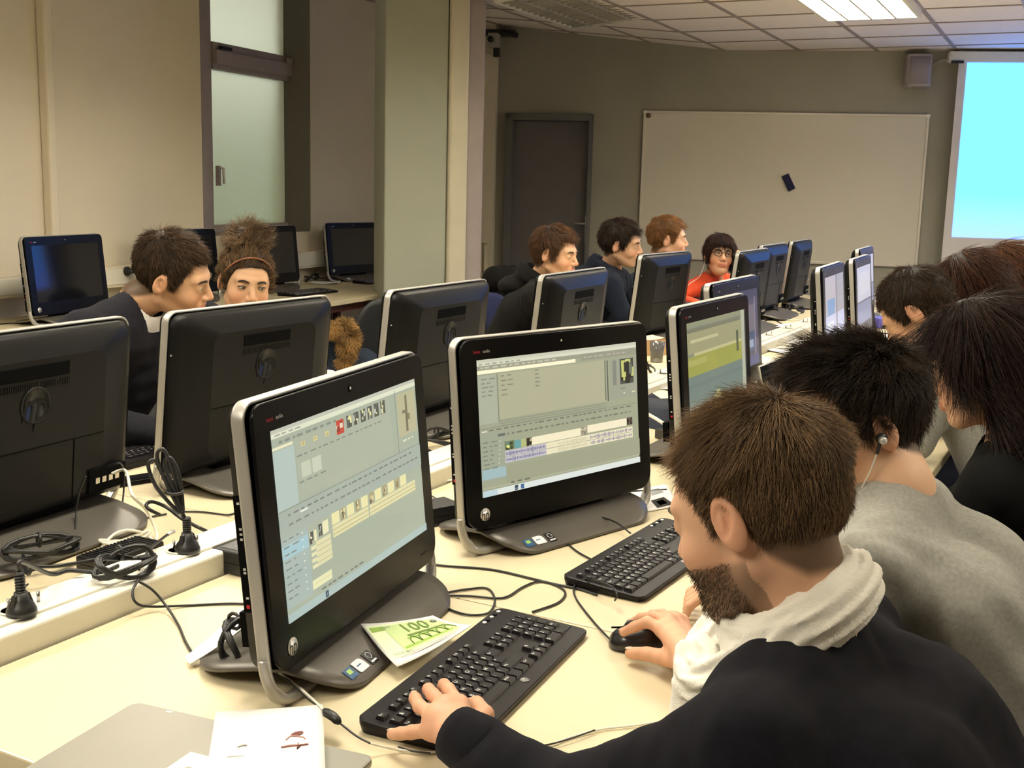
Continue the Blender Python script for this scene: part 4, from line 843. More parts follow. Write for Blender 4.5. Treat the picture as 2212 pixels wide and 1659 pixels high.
brick(925, 1128, DT+.001, math.radians(38), (.13, .07, .040), 'black power brick between the two nearest screens', lab=False)
brick(1628, 672, DT+.001, math.radians(50), (.16, .075, .035), 'black power brick in the far cable tangle', lab=False)
coil('cable_coil', at(520, 1388, DT+.035), RT(math.radians(62), 3, 'Z') @ RT(math.radians(70), 3, 'X'), .030, .032, 5, .0042, 'black coil of thick cord tucked behind the foot of the nearest screen', seed=12, thick=.014)
coil('cable_coil', at(952, 948, DT+.03), RT(math.radians(30), 3, 'Z') @ RT(math.radians(30), 3, 'X'), .060, .030, 6, .0034, 'black tangle of cord between the nearest screen and the second screen', seed=14, thick=.02)
coil('cable_coil', at(1398, 795, DT+.022), RT(math.radians(70), 3, 'Z') @ RT(math.radians(45), 3, 'X'), .040, .030, 5, .0030, 'small black coil beside the top right corner of the second lit screen', seed=15, thick=.012)
cable(pc([(1402, 815), (1412, 828), (1425, 840), (1436, 852)]), .003, m_plast, 'cable', 'short white cable below the small black coil', group='white cables')
for k, (u, v, lb) in enumerate(((1690, 655, 'black coil in the middle of the far cable tangle'), (1718, 668, 'black flat coil right of the far cable tangle'), (1655, 672, 'black coil beside the far power brick'), (1832, 668, 'black coil behind the slim screens'), (672, 600, 'black tangle of cords on the window desk'))):
    coil('cable_coil', at(u, v, DT+.02), RT(k*1.1, 3, 'Z') @ RT(.3, 3, 'X'), .075, .045, 5, .0040, lb, seed=20+k, thick=.018)
for k, (pts, lb) in enumerate((([(1655, 690), (1640, 672, .76), (1660, 655, .76), (1690, 668), (1700, 690), (1740, 690)], 'white cable snaking through the far papers'), ([(1700, 640), (1730, 612, .78), (1760, 600, .79)], 'white lead rising behind the lone far computer'), ([(930, 1000), (955, 1020), (990, 1035), (1010, 1036)], 'white cable on the desk between the two nearest screens'), ([(920, 1050), (960, 1040), (1000, 1033)], 'second white cable crossing between the two nearest screens'))):
    cable(pc(pts), .003, m_plast, 'cable', lb, group='white cables')
for k, (pts, lb) in enumerate((([(660, 610), (680, 590, .80), (690, 560, .84), (672, 580, .80), (655, 605)], 'thin black cord rising from the window desk tangle'), ([(1640, 700), (1665, 690), (1690, 700), (1720, 720), (1748, 745)], 'thin dark cable across the scattered papers'), ([(1845, 690), (1875, 700), (1905, 720), (1930, 715)], 'thin dark cable beside the bowed short-haired head'), ([(0, 700), (30, 698), (70, 700), (120, 698)], 'thin cable on the window desk at the far left'), ([(1290, 1062, .75), (1400, 1060), (1440, 1058)], 'dark cable behind the second lit screen'))):
    cable(pc(pts), .0028, m_rub, 'cable', lb, group=BK)
for k, (u, v, a_, lb) in enumerate(((242, 578, 0, 'pair of black plugs in the wall trunking behind the man in the cardigan'),)):
    P = ow(u+8, v+6); r = empty('power_plug', P+wn*.075, math.radians(WA), lb, 'power plug', 'black plugs on the wall trunking')
    for s_ in (0, .12): MB().lathe([(.026, 0), (.026, .012), (.014, .03), (.010, .05)], m_rub, n=16, T=Matrix.Translation((s_, 0, 0)) @ RT(math.pi/2, 4, 'X')).build('plug_body', r)

# ------------------------------------------------------------------ papers, banknote, laptop, phone and other small things
def sheet(corners, th, m, name, label, cat='paper', marks=None, curl=0.0, group=None):
    c = [Vector(p) for p in corners]; N = 8; b = MB(); vs = []
    for dz in (0, th):
        for j in range(N+1):
            for i in range(N+1):
                u, v = i/N, j/N; p = (c[0]*(1-u)+c[1]*u)*(1-v)+(c[3]*(1-u)+c[2]*u)*v; vs.append(p+Vector((0, 0, dz+curl*((2*u-1)**2)*((2*v-1)**2)+curl*.25*math.sin(3*u+2*v)**2)))
    o_ = (N+1)**2; fs = []
    for j in range(N):
        for i in range(N): a = j*(N+1)+i; fs.append((o_+a, o_+a+1, o_+a+N+2, o_+a+N+1)); fs.append((a+N+1, a+N+2, a+1, a))
    for i in range(N): fs.append((i, i+1, o_+i+1, o_+i)); a = N*(N+1)+i; fs.append((a+1, a, o_+a, o_+a+1)); a = i*(N+1); fs.append((a+N+1, a, o_+a, o_+a+N+1)); a += N; fs.append((a, a+N+1, o_+a+N+1, o_+a))
    b.add(vs, fs, m, True); o = b.build(name); tag(o, label, cat, group)
    if marks:
        mb = MB(); fn = lambda u, v: (c[0]*(1-u)+c[1]*u)*(1-v)+(c[3]*(1-u)+c[2]*u)*v+Vector((0, 0, th+.0006+curl*((2*u-1)**2)*((2*v-1)**2)+curl*.25*math.sin(3*u+2*v)**2)); marks(mb, fn); mb.build('printed_marks', o)
    return o
def note_marks(b, f):
    g1_ = mat('note_pale_green', (.52, .66, .30), .7); g2_ = mat('note_green', (.28, .46, .07), .7); g3_ = mat('note_dark_green', (.13, .22, .04), .7); gy = mat('note_grey', (.22, .26, .24), .7)
    def q(u0, v0, u1, v1, m, dz=0.0): z = Vector((0, 0, dz)); b.quad(f(u0, v1)+z, f(u1, v1)+z, f(u1, v0)+z, f(u0, v0)+z, m)
    q(.02, .04, .98, .96, mat('note_ground', (.70, .78, .52), .7)); q(.22, .10, .95, .90, g1_, .0002); q(.05, .10, .24, .22, g2_, .0003); q(.24, .78, .9, .84, g2_, .0003)
    T = Matrix.Translation(f(.60, .30)+Vector((0, 0, .0008))); x = (f(1, .3)-f(0, .3)).normalized(); y = (f(.5, 0)-f(.5, 1)).normalized(); Rr = Matrix((( x.x, y.x, 0, 0), (x.y, y.y, 0, 0), (x.z, y.z, 1, 0), (0, 0, 0, 1)))
    b.text('100', .034, g3_, T @ Rr, ext=.0003); b.text('EURO', .007, gy, Matrix.Translation(f(.25, .16)+Vector((0, 0, .0008))) @ Rr); b.text('100 EURO', .008, gy, Matrix.Translation(f(.18, .90)+Vector((0, 0, .0008))) @ Rr)
    q(.40, .50, .92, .55, g3_, .0005); q(.36, .58, .95, .62, g2_, .0005)
    for k in range(5):
        cx = .42+k*.12; b.tube([f(cx+.055*math.cos(a), .80-.22*math.sin(a))+Vector((0, 0, .0006)) for a in [math.pi*j/8 for j in range(9)]], .0008, g3_, n=4)
    b.tube([f(.90+.035*math.cos(a), .24+.05*math.sin(a))+Vector((0, 0, .0008)) for a in [6.283*j/10 for j in range(10)]], .0012, gy, n=4, closed=True); b.tube([f(.90+.015*math.cos(a), .24+.022*math.sin(a))+Vector((0, 0, .0008)) for a in [6.283*j/8 for j in range(8)]], .0012, gy, n=4, closed=True)
zn = DT+.004
sheet([at(779, 1354, .7785), at(935, 1336, .7695), at(1018, 1358, .7610), at(858, 1448, .7550)], .0012, m_white, 'folded_paper', 'folded white sheet under the green banknote print', curl=.004)
sheet([at(782, 1353, .781), at(932, 1336, .772), at(1008, 1356, .764), at(850, 1434, .760)], .0006, m_white, 'banknote_print', 'green and white 100 banknote print between the nearest screen and keyboard', 'banknote', note_marks, 0.0)
m_lap = mat('laptop_aluminium', (.30, .29, .255), .42, .35, var=.02); m_lap2 = mat('laptop_edge', (.50, .49, .45), .35, .6)
zl = DT+.024; la_, lb_ = at(292, 1513, zl), at(812, 1632, zl); ld = (lb_-la_); LW = ld.length; lang = math.atan2(ld.y, ld.x); lc = (la_+lb_)/2+RT(lang, 3, 'Z') @ Vector((0, -.125, 0))
lp = empty('laptop', (lc.x, lc.y, DT), lang, 'closed silver laptop at the bottom left under the sketch sheets', 'laptop')
MB().prism(rrect(-LW/2, -.125, LW/2, .125, .014, 6), .001, .012, m_lap2).build('laptop_base', lp, bevel=.003)
MB().prism(rrect(-LW/2, -.125, LW/2, .125, .014, 6), .0130, .0235, m_lap).build('laptop_lid', lp, bevel=.003)
MB().box((-LW*.33, .117, .0237), (.008, .004, .0006), m_logo).build('lid_mark', lp)
def sketch1(b, f):
    br = mat('sketch_brown', (.16, .05, .04), .7); pk = mat('sketch_pink', (.55, .30, .26), .7); gr = mat('sketch_grey', (.5, .48, .42), .7); z = Vector((0, 0, .0004))
    def st(P, m, r=.0008): b.tube([f(*p)+z for p in P], r, m, n=4)
    b.add([f(*p)+z for p in ((.70, .40), (.74, .37), (.80, .36), (.82, .385), (.78, .42), (.73, .425))], [tuple(range(6))], br); st([(.66, .47), (.70, .42), (.76, .43), (.82, .45), (.83, .48)], pk); st([(.62, .56), (.70, .545), (.77, .55), (.86, .545)], pk, .001); st([(.77, .52), (.76, .60), (.79, .56)], br)
    st([(.62, .57), (.75, .56), (.86, .555)], br, .0005); st([(.24, .52), (.28, .50), (.32, .505)], gr, .001); st([(.16, .64), (.26, .635), (.30, .64)], gr, .0005)
zp = DT+.0262
p_tl, p_tr = at(466, 1541, zp), at(697, 1525, zp+.002); pd = p_tr-p_tl; pn = Vector((pd.y, -pd.x, 0)).normalized()*pd.length*1.414
sheet([p_tl, p_tr, p_tr+pn, p_tl+pn], .0010, m_white, 'sketch_sheet', 'white sheet with small brown dog sketches lying on the laptop', 'paper', sketch1, .0012)
q0 = at(412, 1625, zp-.0008); pd2 = Vector((math.cos(lang-.02), math.sin(lang-.02), 0))*.12; pn2 = Vector((pd2.y, -pd2.x, 0))*1.3
sheet([q0, q0+pd2, q0+pd2+pn2, q0+pn2], .0008, m_white, 'sketch_sheet', 'white sheet corner with faint pencil lines at the bottom edge of the laptop', 'paper', lambda b, f: [b.tube([f(u, v)+Vector((0, 0, .0004)) for u, v in P], .0006, mat('sketch_grey', (.5, .48, .42), .7), n=4) for P in ([(.1, .3), (.2, .2), (.3, .25)], [(.25, .3), (.35, .18)], [(.3, .35), (.45, .3)])])
sheet([at(400, 1425, .745), at(522, 1320, .79), at(548, 1345, .785), at(412, 1440, .7445)], .002, m_white, 'white_strip', 'glossy white folded strip leaning behind the foot of the nearest screen', 'strip', curl=.003)
ph = at(288, 1042, DT); o = empty('mobile_phone', (ph.x, ph.y, DT), RA-.35, 'black mobile phone lying between the two leftmost computer backs', 'phone'); MB().prism(rrect(-.055, -.028, .055, .028, .008), .0005, .011, m_gloss).build('phone_body', o, bevel=.002); MB().box((0, 0, .0113), (.085, .048, .0004), m_off).build('phone_display', o)
# things right of the second screen
sheet([at(1362, 1062, DT+.002), at(1440, 1046, DT+.002), at(1470, 1092, DT+.002), at(1385, 1108, DT+.002)], .0012, m_white, 'booklet', 'white booklet beside the right foot of the second lit screen', 'booklet', lambda b, f: (b.quad(f(.42, .95), f(.86, .92), f(.72, .55), f(.36, .60), m_stk), b.quad(f(.52, .86), f(.72, .84), f(.66, .66), f(.48, .68), mat('print_white', (.8, .8, .78), .6)), b.quad(f(.45, .4), f(.8, .35), f(.72, .12), f(.5, .15), mat('print_grey', (.3, .32, .32), .6))))
sheet([at(925, 985, DT+.002), at(985, 968, DT+.002), at(1000, 1005, DT+.002), at(932, 1018, DT+.002)], .003, m_white, 'paper_stack', 'white papers on the desk between the two nearest screens', 'paper')
bx = at(1402, 765, DT); e = empty('cardboard_box', (bx.x, bx.y, DT), math.radians(25), 'small open cardboard box right of the second lit screen', 'box'); m_card = mat('cardboard', (.42, .27, .14), .8, var=.06)
MB().box((0, -.05, .035), (.13, .003, .07), m_card).box((0, .05, .035), (.13, .003, .07), m_card).box((-.065, 0, .035), (.003, .1, .07), m_card).box((.065, 0, .035), (.003, .1, .07), m_card).box((0, 0, .002), (.13, .1, .003), m_card).build('box_tray', e); MB().box((-.01, .0, .071), (.125, .102, .002), mat('pale_card', (.72, .58, .40), .7), T=RT(-.12, 4, 'Y')).build('lid_flap', e)
gl_ = at(1418, 782, DT); tag(MB().lathe([(.026, 0), (.032, .085), (.030, .085), (.0245, .004)], mat('clear_glass', (.9, .9, .88), .05, trans=.9), c=(gl_.x, gl_.y, DT+.001), n=20).build('drinking_glass'), 'clear tumbler beside the small cardboard box', 'glass')
bg_ = at(1416, 905, DT); tag(MB().add(*(lambda V, F: (V, F))([(bg_.x+.10*math.cos(a)*(1+.1*math.sin(3*a)), bg_.y+.16*math.sin(a)*(1+.1*math.cos(4*a)), DT+.001) for a in [6.283*k/16 for k in range(16)]]+[(bg_.x+.075*math.cos(a), bg_.y+.12*math.sin(a), DT+.05+.012*math.sin(5*a)) for a in [6.283*k/16 for k in range(16)]], [(k, (k+1) % 16, 16+(k+1) % 16, 16+k) for k in range(16)]+[tuple(range(16, 32))]), mat('navy_cloth', (.012, .016, .03), .85, bump=.6, bscale=60), True).build('cloth_bag'), 'crumpled dark navy bag on the desk right of the second lit screen', 'bag')
tag(MB().tube(pc([(1395, 892, .80), (1418, 905, .80), (1438, 918, .80)]), .005, m_plast).build('bag_strap'), 'pale grey strap lying across the dark navy bag', 'strap')
tag(MB().box((bg_.x+.02, bg_.y-.28, DT+.014), (.10, .05, .026), m_black, rz=.5).build('usb_hub'), 'black hub box below the dark navy bag', 'hub')
# strewn papers in the far part
rr_ = random.Random(4); GP = 'papers strewn over the far desks'
for k, (u, v, s_, a_, lb) in enumerate(((1672, 748, .21, .2, 'white sheet nearest the dark film screen'), (1712, 738, .20, .9, 'white sheet half under others near the dark film screen'), (1735, 762, .22, .5, 'white sheet in front of the bowed spiky head'), (1690, 782, .21, 1.3, 'creased white sheet above the bearded man'), (1745, 715, .20, 1.7, 'white sheet left of the slim screen by the bottle'), (1660, 720, .15, .6, 'small white sheet beside the far power brick'), (1905, 695, .2, .3, 'white sheet left of the short-haired bowed head'), (1925, 730, .2, 1.1, 'white sheet touching the short-haired bowed head'), (1700, 705, .15, 2.0, 'small white card on the far papers'), (1790, 655, .2, .7, 'white sheet under the water bottle'), (1668, 832, .2, .5, 'cream sheet beside the small dark laptop'), (1820, 700, .2, .2, 'white sheet between the slim screens'), (1420, 862, .2, .4, 'white sheet left of the green field screen'), (1400, 832, .18, 1.2, 'white sheet beside the small black coil'))):
    P = at(u, v, DT+.002+.0012*k); x = Vector((math.cos(a_), math.sin(a_), 0))*s_/2; y = Vector((-x.y, x.x, 0))*1.35; z = Vector((0, 0, .004*rr_.random()))
    sheet([P-x+y, P+x+y+z, P+x-y, P-x-y+z], .0008, m_white if k % 3 else mat('cream_paper', (.74, .70, .56), .7), 'paper_sheet', lb, 'paper', curl=.010*rr_.random(), group=GP, marks=(lambda b, f: [b.box(f(.5, .2+.1*j), (.001, .001, .0002), mat('print_grey', (.3, .32, .32), .6)) or b.quad(f(.15, .2+.1*j), f(.8, .2+.1*j), f(.8, .215+.1*j), f(.15, .215+.1*j), mat('print_grey', (.3, .32, .32), .6)) for j in range(5)]) if k % 2 else None)
wb_ = at(1790, 670, DT); e = empty('water_bottle', (wb_.x+.02, wb_.y+.1, DT+.001), 0, 'clear plastic water bottle with blue label behind the slim screen', 'bottle'); m_pet = mat('clear_plastic', (.82, .86, .88), .08, trans=.85); 
MB().lathe([(.030, 0), (.033, .01), (.031, .04), (.033, .07), (.031, .10), (.033, .13), (.033, .16), (.026, .19), (.013, .215), (.013, .225)], m_pet, n=20).build('bottle_body', e); MB().lathe([(.0338, .10), (.0338, .15)], mat('label_blue', (.08, .20, .42), .5), n=20).build('bottle_label', e); MB().lathe([(.014, .225), (.014, .243), (.012, .245)], m_plast, n=16).build('bottle_cap', e)
wt = at(1822, 650, DT); tag(MB().lathe([(.045, 0), (.05, .10), (.042, .15), (.02, .17)], m_plast, c=(wt.x+.1, wt.y+.3, DT+.001), n=16).build('white_pot'), 'rounded white pot behind the slim side-on screens', 'pot')
cp_ = at(1880, 712, DT); e = empty('photo_card', (cp_.x, cp_.y, DT), math.radians(30), 'small dark photo card standing upright by the slim screens', 'photo card'); Tc = RT(math.radians(-14), 4, 'X'); MB().box((0, 0, .07), (.085, .004, .13), m_black, T=Tc).build('card_panel', e); MB().tube([(-.028+.01*math.sin(t), -.004, .02+.1*t/3) for t in [.3*k for k in range(10)]], .006, m_plast, T=Tc).build('white_swirl', e)
tag(MB().box((cp_.x+.09, cp_.y+.1, DT+.03), (.11, .09, .055), mat('violet_plastic', (.10, .09, .42), .5), rz=.4).build('violet_box', bevel=.004), 'small violet box beside the upright photo card', 'box')
pl = at(1672, 862, DT); e = empty('laptop', (pl.x+.13, pl.y+.10, DT), math.radians(60), 'small dark laptop with pale rim tilted open behind the spiky-haired man', 'laptop'); MB().box((0, 0, .012), (.28, .19, .02), m_black).build('laptop_base', e, bevel=.004); MB().box((0, .10, .075), (.28, .008, .125), m_plast, T=RT(-.25, 4, 'X')).build('laptop_lid', e, bevel=.004); MB().box((0, .094, .075), (.27, .002, .115), m_dark, T=RT(-.25, 4, 'X')).build('laptop_display', e)
for k, (u, v, lb) in enumerate(((300, 666, 'white papers on the window desk left of the man in the cardigan'), (700, 612, 'pale papers on the window desk right of the woman with the headband'))):
    P = at(u if k else 150, v+(0 if k else 16), DT+.002); sheet([P+Vector((-.1, .1, 0)), P+Vector((.1, .12, 0)), P+Vector((.1, -.06, 0)), P+Vector((-.1, -.08, 0))], .002, m_white, 'paper_sheet', lb, 'paper', curl=.01)
# ------------------------------------------------------------------ chairs and coats
m_chair = mat('chair_shell_black', (.022, .024, .026), .6, bump=.2, bscale=200); m_chairb = mat('chair_cloth_navy', (.012, .018, .075), .85, bump=.5, bscale=250)
def chair(m, label, p, rz, group='chairs along the middle row'):
    r = empty('chair', (p[0], p[1], 0), rz, label, 'chair', group)
    b = MB(); vs = []; N = 10
    for t in (0, 1):
        for j in range(N+1):
            for i in range(N+1):
                u, v = i/N*2-1, j/N; w = .215*(1-.16*max(0, v-.55)**1.0*abs(u)); c = .045*u*u; vs.append((w*u*(1-.12*(max(0, v-.7)/.3)**2), -.20+c-.10*v+.02*t*-1, .48+.37*v-.05*(u**4)*max(0, v-.5)*2))
    o_ = (N+1)**2; fs = []
    for j in range(N):
        for i in range(N): a = j*(N+1)+i; fs.append((a, a+1, a+N+2, a+N+1)); fs.append((o_+a+N+1, o_+a+N+2, o_+a+1, o_+a))
    for i in range(N): fs.append((i+1, i, o_+i, o_+i+1)); a = N*(N+1)+i; fs.append((a, a+1, o_+a+1, o_+a)); a = i*(N+1); fs.append((a, a+N+1, o_+a+N+1, o_+a)); a += N; fs.append((a+N+1, a, o_+a, o_+a+N+1))
    b.add(vs, fs, m, True); b.build('backrest', r)
    MB().prism(rrect(-.215, -.21, .215, .21, .06), .385, .41, m).build('seat', r, bevel=.012)
    for sx in (-1, 1):
        for sy in (-1, 1): MB().tube([(sx*.17, sy*.16, .385), (sx*.20, sy*.21, .002)], .011, m_black, n=8).build('leg', r)
    return r
# ------------------------------------------------------------------ implicit-surface modeller (numpy surface nets)
def smin(a, b, k): h = np.clip(.5+.5*(b-a)/k, 0, 1); return b*(1-h)+a*h-k*h*(1-h)
def smax(a, b, k): return -smin(-a, -b, k)
def cone(p, a, b, ra, rb):
    a = np.asarray(a, float); b = np.asarray(b, float); d = b-a; h = np.clip(((p-a)@d)/(d@d+1e-12), 0, 1)
    return np.linalg.norm(p-a-h[..., None]*d, axis=-1)-(ra+(rb-ra)*h)
def ell(p, c, r, R=None):
    q = p-np.asarray(c, float)
    if R is not None: q = q@R
    r = np.asarray(r, float); k0 = np.linalg.norm(q/r, axis=-1); k1 = np.linalg.norm(q/(r*r), axis=-1)
    return k0*(k0-1)/np.maximum(k1, 1e-9)
def nets(fn, lo, hi, h):
    lo = np.asarray(lo, float); n = np.ceil((np.asarray(hi)-lo)/h).astype(int)+1
    ax = [lo[i]+h*np.arange(n[i]) for i in range(3)]
    F = np.empty(n, np.float32)
    yz = np.stack(np.meshgrid(ax[1], ax[2], indexing='ij'), -1)
    st = max(1, int(400000/(n[1]*n[2])))
    for i in range(0, n[0], st):
        xs = ax[0][i:i+st]; P = np.empty((len(xs), n[1], n[2], 3)); P[..., 0] = xs[:, None, None]; P[..., 1:] = yz[None]
        F[i:i+st] = fn(P)
    F[0] = F[-1] = 1; F[:, 0] = F[:, -1] = 1; F[:, :, 0] = F[:, :, -1] = 1
    S = F < 0; m = tuple(k-1 for k in n)
    off = [(i, j, k) for i in (0, 1) for j in (0, 1) for k in (0, 1)]
    sl = lambda A, o: A[o[0]:o[0]+m[0], o[1]:o[1]+m[1], o[2]:o[2]+m[2]]
    cnt = sum(sl(S, o).astype(np.int8) for o in off); act = (cnt > 0) & (cnt < 8)
    idx = np.full(m, -1, np.int64); I = np.argwhere(act); idx[act] = np.arange(len(I))
    acc = np.zeros((len(I), 3)); c = np.zeros(len(I))
    for a in off:
        for d in range(3):
            if a[d]: continue
            b = list(a); b[d] = 1
            fa = sl(F, a)[act]; fb = sl(F, b)[act]; x = (fa < 0) != (fb < 0); t = np.where(x, fa/(fa-fb+1e-20), 0)
            pt = np.repeat(np.array(a, float)[None], len(I), 0); pt[:, d] += t
            acc += pt*x[:, None]; c += x
    V = lo+(I+acc/c[:, None])*h; Q = []
    for d in range(3):
        u, v = (d+1) % 3, (d+2) % 3; s0 = [slice(1, -1)]*3; s0[d] = slice(0, -1); s1 = list(s0); s1[d] = slice(1, None)
        A = S[tuple(s0)]; B = S[tuple(s1)]; E = np.argwhere(A != B); 
        if not len(E): continue
        g = E.copy(); 
        for k in range(3):
            if k != d: g[:, k] += 1
        sgn = A[tuple(E.T)]
        def cell(du, dv):
            q = g.copy(); q[:, u] -= du; q[:, v] -= dv; return idx[tuple(q.T)]
        q = np.stack([cell(1, 1), cell(0, 1), cell(0, 0), cell(1, 0)], 1); q[~sgn] = q[~sgn][:, ::-1]; Q.append(q)
    return V, np.concatenate(Q) if Q else np.zeros((0, 4), int)
def smooth(V, Q, it=1, lam=.5):
    for _ in range(it):
        A = np.zeros_like(V); n = np.zeros(len(V))
        for k in range(4):
            np.add.at(A, Q[:, k], V[Q[:, (k+1) % 4]]+V[Q[:, (k+3) % 4]]); np.add.at(n, Q[:, k], 2)
        V = V+lam*(A/np.maximum(n, 1)[:, None]-V)
    return V
def np_mesh(name, V, Q, m, parent=None, col=None, attr='col'):
    me = bpy.data.meshes.new(name); k = Q.shape[1]
    me.vertices.add(len(V)); me.vertices.foreach_set('co', np.asarray(V, np.float32).ravel())
    me.loops.add(Q.size); me.loops.foreach_set('vertex_index', Q.astype(np.int32).ravel())
    me.polygons.add(len(Q)); me.polygons.foreach_set('loop_start', np.arange(0, Q.size, k, dtype=np.int32))
    me.polygons.foreach_set('use_smooth', np.ones(len(Q), bool)); me.materials.append(m)
    me.update(calc_edges=True); me.validate()
    if col is not None:
        a = me.color_attributes.new(attr, 'FLOAT_COLOR', 'POINT'); a.data.foreach_set('color', np.concatenate([col, np.ones((len(col), 1))], 1).astype(np.float32).ravel())
    o = bpy.data.objects.new(name, me); COL.objects.link(o)
    if parent is not None: o.parent = parent; o.matrix_parent_inverse = parent.matrix_world.inverted()
    return o
def vnormals(V, Q):
    n = np.cross(V[Q[:, 2]]-V[Q[:, 0]], V[Q[:, 3]]-V[Q[:, 1]]); N = np.zeros_like(V)
    for k in range(4): np.add.at(N, Q[:, k], n)
    return N/np.maximum(np.linalg.norm(N, axis=1, keepdims=True), 1e-12)
def unit(v): return v/np.maximum(np.linalg.norm(v, axis=-1, keepdims=True), 1e-9)
def wob(p, s, seed=0):          # smooth pseudo noise, about -1..1
    r = np.random.default_rng(seed); out = 0
    for k in range(5):
        d = r.normal(size=3)*s; out = out+np.sin(p@d+r.uniform(0, 6.28))*(1/(1+.3*k))
    return out/3.0
def sstep(a, b, x): t = np.clip((x-a)/(b-a), 0, 1); return t*t*(3-2*t)
# ------------------------------------------------------------------ head, in its own frame: x to its right, y forward, z up
def head_rot(yaw, pitch, roll):
    y, p, r = [math.radians(k) for k in (yaw, pitch, roll)]
    Rz = np.array([[math.cos(y), -math.sin(y), 0], [math.sin(y), math.cos(y), 0], [0, 0, 1]]); Rx = np.array([[1, 0, 0], [0, math.cos(p), -math.sin(p)], [0, math.sin(p), math.cos(p)]]); Ry = np.array([[math.cos(r), 0, math.sin(r)], [0, 1, 0], [-math.sin(r), 0, math.cos(r)]])
    return Rz@Rx@Ry
def cran(q): return smin(ell(q, (0, -.014, .022), (.0745, .096, .088)), ell(q, (0, .012, .0), (.070, .078, .075)), .02)
def head_sdf(q, fem=0.0):
    s = np.abs(q[..., 0]); m = q.copy(); m[..., 0] = s       # mirrored
    d = cran(q)
    jw = .052-.004*fem
    d = smin(d, ell(q, (0, .028, -.045), (.060-.003*fem, .064, .080)), .02)
    d = smin(d, ell(q, (0, .046, -.084), (.042-.004*fem, .044, .036)), .02)
    d = smin(d, cone(m, (jw, -.005, -.065), (.018, .072, -.108), .016, .015), .022)
    d = smin(d, ell(q, (0, .078, -.104), (.018, .016, .014)), .018)
    d = smin(d, ell(m, (.040, .058, -.040), (.022, .024, .022)), .02)           # cheekbones
    d = smin(d, cone(m, (.010, .086, .016), (.042, .072, .016), .010-.003*fem, .009), .014)   # brow
    d = smax(d, -ell(m, (.031, .104, -.004), (.017, .017, .012)), .012)          # sockets
    d = smin(d, ell(m, (.031, .0755, -.004), (.0155, .0155, .0135)), .006)        # lids
    d = smax(d, -ell(m, (.031, .0925, -.005), (.0125, .006, .0038)), .002)       # lid opening
    d = smin(d, cone(q, (0, .086, .006), (0, .110, -.036), .007, .0105), .010)    # nose
    d = smin(d, ell(m, (.0115, .0995, -.041), (.0075, .0105, .0078)), .006)
    d = smax(d, -ell(m, (.007, .104, -.0495), (.0035, .005, .004)), .002)
    d = smin(d, ell(q, (0, .086, -.066), (.028, .014, .018)), .012)              # muzzle
    d = smin(d, ell(q, (0, .0965, -.0655), (.021, .0075, .0048)), .004); d = smin(d, ell(q, (0, .0955, -.0765), (.019, .0085, .0062)), .004)
    d = smax(d, -ell(q, (0, .1045, -.0708), (.022, .006, .0013)), .002)
    d = smax(d, -ell(q, (0, .099, -.0875), (.016, .006, .004)), .006)
    # ears
    R = head_rot(0, 12, 0); e = ell(m, (.0795, -.012, -.012), (.0095, .0185, .0315), R.T@np.eye(3))
    e = smax(e, -ell(m, (.0895, -.009, -.006), (.0100, .0125, .0215), R), .003); e = smin(e, ell(m, (.0775, -.001, -.016), (.006, .005, .007)), .004); e = smin(e, ell(m, (.0815, -.006, -.010), (.004, .004, .014)), .003)
    d = smin(d, e, .006)
    return d
def zline(q, style):
    phi = np.degrees(np.arctan2(np.abs(q[..., 0]), q[..., 1]))
    X = [0, 25, 42, 55, 68, 80, 92, 103, 120, 150, 180]
    Y = dict(short=[.064, .066, .060, .030, -.012, -.022, .028, .006, -.050, -.080, -.088], reced=[.068, .074, .082, .074, .040, -.020, .020, .004, -.052, -.082, -.088],
             high=[.080, .086, .092, .084, .052, -.010, .022, .004, -.052, -.082, -.088], fem=[.060, .058, .046, .012, -.030, -.035, .022, -.010, -.060, -.085, -.09], bangs=[.050, .044, .030, -.01, -.04, -.04, -.0, -.04, -.07, -.085, -.09])[style]
    return np.interp(phi, X, Y)
